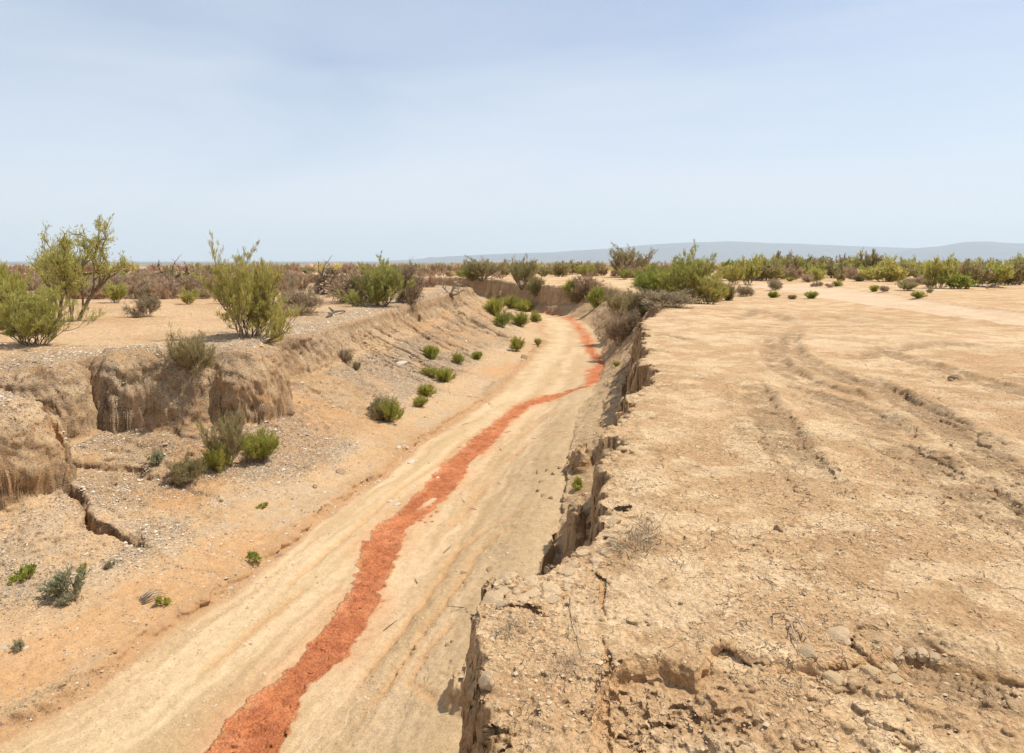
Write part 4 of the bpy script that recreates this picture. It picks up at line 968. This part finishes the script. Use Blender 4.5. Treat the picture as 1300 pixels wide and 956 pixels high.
# ------------------------------------------------------------------ stones, clods, branches
def rock_mesh(name, seed, m, sub=3, flat=.6, rough=.25, chunky=0.):
    import bmesh
    bm = bmesh.new(); bmesh.ops.create_icosphere(bm, subdivisions=sub, radius=1)
    P_ = np.array([v.co[:] for v in bm.verts])
    n = fbm(P_[:, 0] + seed, P_[:, 1] - seed, 1.1, 3, seed, P_[:, 2]) * rough + fbm(P_[:, 0], P_[:, 1] + seed, 3.5, 3, seed + 5, P_[:, 2]) * rough * .45
    n2 = ridged(P_[:, 0] + seed, P_[:, 1], 1.8, 2, seed, P_[:, 2]) * chunky
    Q = P_ * (1 + n + n2)[:, None]; Q[:, 2] = np.where(Q[:, 2] < 0, Q[:, 2] * .5, Q[:, 2]) * flat
    # a few planar breaks
    r_ = np.random.RandomState(seed)
    for _ in range(5):
        d_ = r_.normal(0, 1, 3); d_ /= np.linalg.norm(d_); c_ = r_.uniform(.55, .85); e = Q @ d_ - c_ * (abs(d_[2]) * flat + (1 - abs(d_[2])))
        Q = Q - np.maximum(e, 0)[:, None] * d_ * .85
    for v, q in zip(bm.verts, Q): v.co = q
    me = bpy.data.meshes.new(name); bm.to_mesh(me); bm.free(); me.materials.append(m)
    return me
def rocks(prefix, m, n, s0, **k): return [rock_mesh(prefix, s0 + i * 3, m, **k) for i in range(n)]
R_PALE = rocks('stone_shape', PALE_STONE, 3, 11); R_BROWN = rocks('clod_shape', BROWN_CLOD, 3, 31, rough=.35, chunky=.15, flat=.75)
R_SAND = rocks('crust_shape', SAND_CLOD, 5, 51, rough=.5, chunky=.28, flat=.75); R_YEL = rocks('yellow_shape', YELLOW_CLOD, 3, 71, rough=.2, flat=.7); R_RED = rocks('red_shape', RED_CLOD, 3, 91, sub=2, flat=.5)
def rock(name, pool, u, v, wpx, hpx, label, cat='stone', group=None, rot=None, sink=.12, depth=1.0):
    p = hit(u, v)
    if p is None: return
    dist = p[1] * CP - (p[2] - EYE) * SP; w_ = wpx * dist / F; h_ = hpx * dist / F
    o = link(name, pool[_rz.randrange(len(pool))], None, (p[0], p[1] + w_ * .2, p[2] - sink * h_)); o.scale = (w_ * .5, w_ * .5 * depth, h_ * .75)
    o.rotation_euler = (0, 0, _rz.uniform(-.5, .5) if rot is None else rot); tag(o, label, cat, group); return o
for q in [
 ('stone',R_PALE,508,462,23,9,'large flat whitish rock lying on the left slope above the thin crack'),
 ('earth_clod',R_BROWN,665,455,9,8,'round brown clod beside the green bushes at the gully bend','clod'),
 ('stone',R_PALE,521,588,14,8,'cream flat stone on the pale terrace beside the stream'),('stone',R_PALE,555,608,8,5,'small pale stone at the left edge of the red clay'),
 ('stone',R_PALE,495,638,8,6,'left pebble of a pale pair on the stream terrace'),('stone',R_PALE,504,642,11,6,'right stone of a pale pair on the stream terrace'),
 ('stone',R_PALE,525,619,6,4,'tiny white stone on the terrace above the red clay'),('stone',R_PALE,566,583,4,3,'white pebble left of the narrow red stream'),
 ('stone',R_PALE,505,569,10,5,'white stone at the top of the pebble line on the terrace step'),('stone',R_PALE,512,567,5,4,'dark-sided pebble next to the white stone at the terrace step'),
 ('earth_clod',R_BROWN,389,595,8,7,'dark brown clod on smooth orange sand, upper of two','clod'),('earth_clod',R_BROWN,399,619,8,6,'dark brown clod on smooth orange sand, lower of two','clod'),
 ('earth_clod',R_BROWN,430,600,18,6,'flat grey-brown crust patch on the smooth sand','clod'),
 ('rock',R_BROWN,1216,482,17,11,'brown lump of rock lying alone on the right plateau','rock'),('rock',R_BROWN,1208,484,9,5,'pale slab leaning on the lone brown rock','rock'),
 ('stone',R_BROWN,988,674,11,12,'dark upright stone on the cracked plateau below centre right'),('stone',R_BROWN,1006,669,14,4,'flat dark stone right of the upright one'),
 ('stone',R_PALE,644,703,6,4,'white pebble on the olive silt floor, left of a pair'),('stone',R_PALE,664,715,4,5,'white pebble on the olive silt floor, right of a pair'),
 ('stone',R_PALE,97,851,7,5,'bright white stone on lower left sand') if 0 else ('stone',R_PALE,97,800,6,5,'bright white stone on the lower left sand'),
 ('stone',R_PALE,290,703,6,4,'white stone at the end of the lower left crack'),('stone',R_PALE,284,709,5,3,'smaller white stone beside the crack end'),
 ('stone',R_PALE,108,704,9,4,'white stone at the border of the lower left gravel'),('stone',R_PALE,5,824,9,4,'white flat stone at the very left edge'),('stone',R_PALE,32,824,10,4,'white flat stone under the small dry weed'),
 ('earth_clod',R_BROWN,568,820,6,6,'small dark clod on the silt left of the clay block','clod'),('earth_clod',R_BROWN,574,816,5,5,'second small dark clod on the silt by the clay block','clod'),
 ('earth_clod',R_BROWN,588,728,9,3,'thin dark flake on the silt floor beside the clay block','clod'),('earth_clod',R_BROWN,590,742,10,3,'lower thin dark flake on the silt floor','clod'),
 ('earth_clod',R_BROWN,622,724,16,3,'long dark stick-like flake on silt above the clay block','clod'),
 ('stone',R_PALE,673,786,4,4,'white chip on top of the clay block'),('stone',R_PALE,664,822,3,4,'white chip near the left face of the clay block'),
 ('earth_clod',R_SAND,1068,812,34,24,'large rounded earth clod beside the forked dead twig','clod'),('earth_clod',R_SAND,1028,832,22,18,'smaller rounded clod left of the large rounded one','clod'),
 ('earth_clod',R_SAND,1115,816,14,10,'small clod right of the large rounded one','clod'),('earth_clod',R_SAND,1136,836,24,16,'leftmost clod of the row of four near the bottom edge','clod'),
 ('earth_clod',R_SAND,1156,836,20,16,'second clod of the row of four near the bottom edge','clod'),('earth_clod',R_SAND,1172,838,20,14,'third clod of the row of four near the bottom edge','clod'),
 ('earth_clod',R_SAND,1188,842,20,14,'rightmost clod of the row of four near the bottom edge','clod'),
 ('clay_lump',R_YEL,1060,864,27,11,'yellowish clay lump at the bottom edge, leftmost','clay lump'),('clay_lump',R_YEL,1083,852,24,9,'yellowish clay lump at the bottom edge, second','clay lump'),
 ('clay_lump',R_YEL,1108,858,27,15,'largest yellowish clay lump at the bottom edge','clay lump'),('clay_lump',R_YEL,1130,850,22,8,'yellowish clay lump at the bottom edge, upper right','clay lump'),
 ('clay_lump',R_YEL,1140,866,24,9,'yellowish clay lump at the bottom edge, rightmost','clay lump'),
 ('earth_clod',R_SAND,618,868,22,30,'knobbly pale clod standing in shade at the foot of the clay block','clod'),
 ('earth_clod',R_SAND,733,682,16,10,'lump of crust on the gully edge notch','clod'),
 ]:
    rock(q[0], q[1], q[2], q[3], q[4], q[5], q[6], q[7] if len(q) > 7 else 'stone')
# broken crust blocks along the edge of the clay block and the gully lip
rs2 = random.Random(3)
blk = [(632,742),(647,738),(661,741),(676,738),(690,745),(640,752),(655,750),(700,750),(688,758),(702,766),(628,760),(637,770),(660,762),(672,756),(712,736),(722,728),(620,790),(626,806),(718,744),(742,704),(750,712),(730,716),(762,700),(770,708),(778,690),(790,676),(776,664),(782,612),(788,574),(786,560),(798,528),(806,512),(812,502)]
for u, v in blk:
    s_ = rs2.uniform(16, 30) * (1 if v > 640 else .6)
    rock('crust_block', R_SAND, u + rs2.uniform(-3, 3), v + rs2.uniform(-2, 4), s_, s_ * rs2.uniform(.5, .7), 'rough crumbling crust block broken loose along the gully edge', 'crust block', 'crust blocks along the gully edge', sink=.3)
cl = [(742,590),(728,602),(716,600),(694,598),(688,612),(700,634),(690,630),(712,595),(702,603),(735,598),(684,624),(722,594)]
for u, v in cl: rock('earth_clod', R_BROWN, u, v, rs2.uniform(5, 9), rs2.uniform(4, 6), 'small brown clod fallen on the right bank above the silt floor', 'clod', 'fallen clods at the foot of the right bank')
rr3 = random.Random(8)
for (u0, v0, sp, n) in ((475,722,12,14),(455,760,14,20),(420,808,16,26),(395,848,14,18),(620,560,7,8),(545,655,9,8),(488,708,8,8)):
    for _ in range(n):
        a = rr3.gauss(0, 1); u, v = u0 + a * sp * .7 + rr3.gauss(0, 5), v0 - a * sp + rr3.gauss(0, 3)
        s_ = rr3.uniform(4, 8) if v > 600 else rr3.uniform(3, 5)
        rock('mud_flake', R_RED, u, v, s_, s_ * rr3.uniform(.35, .6), 'curled red mud flake on the red clay streak', 'mud flake', 'curled flakes of red mud')

def stick(name, pts, r, m, label, cat='branch'):
    V0, T0 = [], []
    parts = []
    for pl in pts:
        w3 = []
        for (u, v, dz) in pl:
            p = hit(u, v); w3.append(p + np.array([0, 0, dz]))
        n = len(w3); parts.append(tube(w3, [r * (1 - .6 * i / (n - 1)) for i in range(n)], 5))
    v_, t_ = join(parts); c = v_.mean(0); me = new_mesh(name, v_ - c, t_, [m], True); o = link(name, me, None, tuple(c)); tag(o, label, cat); return o
stick('dead_branch', [[(980,782,.01),(995,786,.03),(1008,790,.02),(1013,798,.04),(1030,806,.03),(1036,808,.02)],[(1008,790,.02),(1004,800,.03),(1000,812,.01)],[(1013,798,.04),(1022,812,.03),(1030,818,.01)],[(982,782,.01),(981,794,.01)],[(1002,796,.03),(1009,815,.03),(1014,832,.01)]], .0042, GREYWOOD, 'forked bleached twig lying by the rounded clods at the bottom right')
stick('dead_branch', [[(724,760,.005),(725,785,.01),(732,805,.02),(738,826,.01),(742,842,.005)],[(728,795,.012),(720,800,.005)]], .003, GREYWOOD, 'thin dead stem running down the clay block')
stick('dead_branch', [[(1236,440+0,.01),(1228,438,.02)]], .003, GREYWOOD, 'short twig on the right plateau far from the gully')
stick('dead_branch', [[(1252,366,.05),(1262,364,.3),(1270,360,.45),(1282,352,.8)],[(1252,366,.05),(1258,368,.15),(1272,366,.2)],[(1270,360,.45),(1286,361,.5)]], .06, GREYWOOD, 'bleached fallen limb under the shrub near the right edge')
stick('stick_pile', [[(178,764,.01),(190,758,.05),(204,754,.06)],[(180,766,.01),(193,760,.06),(208,757,.05)],[(183,761,.01),(195,755,.05),(205,751,.03)],[(186,765,.02),(200,760,.05),(212,757,.02)],[(179,762,.02),(188,754,.04),(196,751,.02)],[(188,763,.03),(198,757,.08),(206,755,.05)],[(181,768,.01),(192,765,.04),(203,762,.03)]], .012, GREYWOOD, 'small pile of bleached sticks on the lower left sand')
0 and stick('dead_root', [[(835,394,.05),(826,404,.1),(815,414,.12),(812,428,.1),(812,442,.05)],[(826,404,.1),(842,396,.2),(858,390,.2)],[(815,414,.12),(806,424,.1),(800,440,.05)]], .045, GREYWOOD, 'twisted grey root hanging over the right gully lip')
stick('dead_root', [[(415,404,.0),(424,400,.1),(434,399,.12),(438,396,.02)],[(424,400,.1),(418,396,.15)]], .05, DARKBARK, 'short dark root poking from the left bank brow')

rt_ = random.Random(12)
for _ in range(16):
    y_ = rt_.uniform(6.5, 17); x_ = rt_.uniform(-1.9, .3) + (y_ - 7) * .05; zz_ = hz(x_, y_); a_ = rt_.uniform(0, 3.14); L_ = rt_.uniform(.05, .16)
    pts_ = [(x_ + math.cos(a_) * L_ * k_, y_ + math.sin(a_) * L_ * k_, zz_ + .008 + rt_.uniform(0, .012)) for k_ in (-1, -.3, .4, 1)]
    v_, t_ = tube(pts_, [.004, .005, .004, .002], 4); me = new_mesh('twig', v_ - v_.mean(0), t_, [DARKBARK]); tag(link('twig', me, None, tuple(v_.mean(0))), 'short dead twig lying on the pale silt of the gully floor', 'twig', 'dead twigs on the gully floor')
# gravel: loose chips strewn over the left bank, nobody could count them
rg = np.random.RandomState(21); n = 60000
gy = np.exp(rg.uniform(math.log(7.5), math.log(34), n)); gx = rg.uniform(-.78, .1, n) * gy
gz, gk = terrain(gx, gy, True)
dens = np.where(gk['toe'] > 0, .02 + .35 * (gk['dl'] < .25), 0) + np.where((gk['lip'] > 0) & (gk['toe'] < 0), .75 * ss(-.3, .3, fbm(gx, gy, .7, 3, 331)) * ss(.9, .45, gk['t2']) * np.where(gk['foot'] < 0, .35, 1) + .06, 0) + np.where(gk['lip'] < 0, .8 * ss(-2.2, 0, gk['lip']) + .05, 0)
keep = (rg.rand(n) < dens) & (gk['left'] > .5) & (gk['red'] < -.1) & ~((gk['foot'] < 0) & (gk['t'] > .15) & (gk['lip'] > 0) & (gk['hill'] < .5))
gx, gy, gz = gx[keep], gy[keep], gz[keep]; n = len(gx)
s_ = np.minimum(.010 + .006 * rg.exponential(1, n), .045) * (1 + .04 * np.maximum(0, gy - 10))
octv = np.array([[1, 0, 0], [0, 1, 0], [-1, 0, 0], [0, -1, 0], [0, 0, .7], [0, 0, -.4]]); octt = np.array([[0, 1, 4], [1, 2, 4], [2, 3, 4], [3, 0, 4]])
a = rg.rand(n) * 6.28; ca, sa = np.cos(a), np.sin(a); ex = rg.uniform(.5, 1, n)
VV = np.repeat(octv[None], n, 0) * (1 + rg.uniform(-.3, .3, (n, 6, 1))); VX = VV[..., 0] * ex[:, None]
QX = (VX * ca[:, None] - VV[..., 1] * sa[:, None]) * s_[:, None] + gx[:, None]; QY = (VX * sa[:, None] + VV[..., 1] * ca[:, None]) * s_[:, None] + gy[:, None]; QZ = VV[..., 2] * s_[:, None] + gz[:, None] + .003
gm, gt_, gb = mat('gravel_chips'); at_ = N(gt_, 'ShaderNodeAttribute'); at_.attribute_name = 'tone'
rp_ = N(gt_, 'ShaderNodeValToRGB'); rp_.color_ramp.elements[0].color = (.24, .17, .11, 1); rp_.color_ramp.elements[1].color = (.64, .55, .42, 1); e_ = rp_.color_ramp.elements.new(.5); e_.color = (.46, .345, .225, 1)
gt_.links.new(at_.outputs['Fac'], rp_.inputs[0]); gt_.links.new(rp_.outputs[0], gb.inputs['Base Color']); gb.inputs['Roughness'].default_value = .9
me = new_mesh('gravel', np.stack([QX, QY, QZ], -1).reshape(-1, 3), (np.arange(n)[:, None, None] * 6 + octt[None]).reshape(-1, 3), [gm], False, dict(tone=np.repeat(rg.rand(n) ** .9, 6)))
tag(link('gravel', me), 'loose pale gravel strewn over the left bank of the gully', 'gravel', None, 'stuff'); print('gravel', n)

def strew(name, label, m, n, seed, xr, yr, keepf, size, tone_pow=1.):
    rg = np.random.RandomState(seed); gy = np.exp(rg.uniform(math.log(yr[0]), math.log(yr[1]), n)); gx = rg.uniform(xr[0], xr[1], n) * gy
    gz, gk = terrain(gx, gy, True); kp = rg.rand(n) < keepf(gx, gy, gk); gx, gy, gz = gx[kp], gy[kp], gz[kp]; n = len(gx)
    s_ = np.minimum(size[0] + size[1] * rg.exponential(1, n), size[2]) * (1 + .05 * np.maximum(0, gy - 5))
    a = rg.rand(n) * 6.28; ca, sa = np.cos(a), np.sin(a); VV = np.repeat(octv[None], n, 0) * (1 + rg.uniform(-.4, .4, (n, 6, 1))); VX = VV[..., 0] * rg.uniform(.5, 1, n)[:, None]
    Q = np.stack([(VX * ca[:, None] - VV[..., 1] * sa[:, None]) * s_[:, None] + gx[:, None], (VX * sa[:, None] + VV[..., 1] * ca[:, None]) * s_[:, None] + gy[:, None], VV[..., 2] * s_[:, None] + gz[:, None] + .001], -1)
    me = new_mesh(name, Q.reshape(-1, 3), (np.arange(n)[:, None, None] * 6 + octt[None]).reshape(-1, 3), [m], False, dict(tone=np.repeat(rg.rand(n) ** tone_pow, 6)))
    tag(link(name, me), label, name.replace('_', ' '), None, 'stuff'); print(name, n)
cm_, ct_, cb_ = mat('soil_crumbs'); at2 = N(ct_, 'ShaderNodeAttribute'); at2.attribute_name = 'tone'
ct_.links.new(mixc(ct_, at2.outputs['Fac'], (.38, .255, .14), (.60, .455, .29)), cb_.inputs['Base Color']); cb_.inputs['Roughness'].default_value = .95
strew('soil_crumbs', 'small earth crumbs scattered over the right plateau', cm_, 38000, 61, (-.15, 1.0), (2.3, 14), lambda x_, y_, k_: (k_['lip'] < -.02) * (k_['left'] < .5) * (.25 + .75 * ss(-.2, .4, fbm(x_, y_, 1.2, 3, 401))), (.003, .0028, .016))
strew('floor_crumbs', 'dry mud crumbs and grit on the gully floor and right bank', cm_, 45000, 62, (-.7, .2), (5, 30), lambda x_, y_, k_: (k_['toe'] > -1.2) * (k_['red'] < -.05) * (k_['lip'] > .25) * (.05 + .5 * ss(.1, .5, fbm(k_['dl'] * 3, k_['sl'] * .5, 1, 3, 403)) + .4 * (k_['toe'] < .3) * (k_['left'] < .5)), (.005, .004, .025))

# ------------------------------------------------------------------ mountains
def mountain(name, sky_px, D, label, seed, depth):
    us = np.arange(sky_px[0][0], sky_px[-1][0] + .1, 4.); hs = np.interp(us, [q[0] for q in sky_px], [q[1] for q in sky_px])
    rows = 26; V_ = []
    for j in range(rows + 8):
        f = j / rows
        for u, v in zip(us, hs):
            dd = D - depth + depth * f; xx = (u - 650) / F * D * (1 + .02 * (f - 1)) ; top = (331 - v) / F * D * 1.0 + EYE
            prof = f ** 1.25 if f <= 1 else max(0, 1 - (f - 1) * 3.4)
            V_.append((xx, dd, -26 + (top + 24) * prof))
    V_ = np.array(V_); nu = len(us)
    f = np.repeat(np.arange(rows + 8) / rows, nu); w_ = np.where(f <= 1, np.sin(np.clip(f, 0, 1) * math.pi), 0)
    V_[:, 2] += w_ * (ridged(V_[:, 0] / D, V_[:, 1] / D * 1.6, 22, 4, seed)) * .004 * D * ss(0, .12, (V_[:, 2] + 26) / (.03 * D))
    i, j = np.meshgrid(np.arange(nu - 1), np.arange(rows + 7)); a = (j * nu + i).ravel()
    T_ = np.concatenate([np.stack([a, a + 1, a + nu + 1], 1), np.stack([a, a + nu + 1, a + nu], 1)])
    m, t, b = mat(name + '_rock'); geo = N(t, 'ShaderNodeNewGeometry'); n_ = noise(t, geo.outputs['Position'], .002, 5)
    t.links.new(mixc(t, n_, (.06, .065, .07), (.14, .13, .12)), b.inputs['Base Color']); b.inputs['Roughness'].default_value = 1
    tag(link(name, new_mesh(name, V_, T_, [m], True)), label, None, None, 'structure')
mountain('mountain_range', [(500,331),(540,328),(570,325.5),(640,322),(700,320.5),(730,318),(769,316),(800,313),(821,311),(845,309.5),(874,308),(900,307.5),(922,306.5),(950,307.5),(976,309),(1010,309.5),(1041,311),(1090,313),(1154,315),(1230,318),(1330,322),(1500,327)], 20000, 'long hazy blue mountain range on the right horizon', 5, 3000)
mountain('mountain', [(1090,331),(1130,322),(1160,315),(1187,313),(1205,310),(1215,308),(1229,307),(1248,306.8),(1262,308),(1280,309),(1300,309.5),(1350,311),(1450,318),(1600,328)], 17500, 'nearer flat-topped hazy mountain at the right edge', 9, 2500)

# ------------------------------------------------------------------ haze
hv = np.array([(a, b, c) for a in (-48000, 48000) for b in (-48000, 48000) for c in (-30, 960)], float)
hf = [(0, 1, 3, 2), (4, 6, 7, 5), (0, 4, 5, 1), (2, 3, 7, 6), (0, 2, 6, 4), (1, 5, 7, 3)]
hm = bpy.data.materials.new('haze_air'); hm.use_nodes = True; ht = hm.node_tree; ht.nodes.clear()
pv = ht.nodes.new('ShaderNodeVolumePrincipled'); pv.inputs['Density'].default_value = 5.2e-5; pv.inputs['Color'].default_value = (.79, .91, 1.0, 1); pv.inputs['Anisotropy'].default_value = .1
ou = ht.nodes.new('ShaderNodeOutputMaterial'); ht.links.new(pv.outputs[0], ou.inputs['Volume'])
me = bpy.data.meshes.new('haze'); me.from_pydata(hv.tolist(), [], hf); me.materials.append(hm)
tag(link('haze', me), 'pale haze in the air over the plain', None, None, 'stuff')
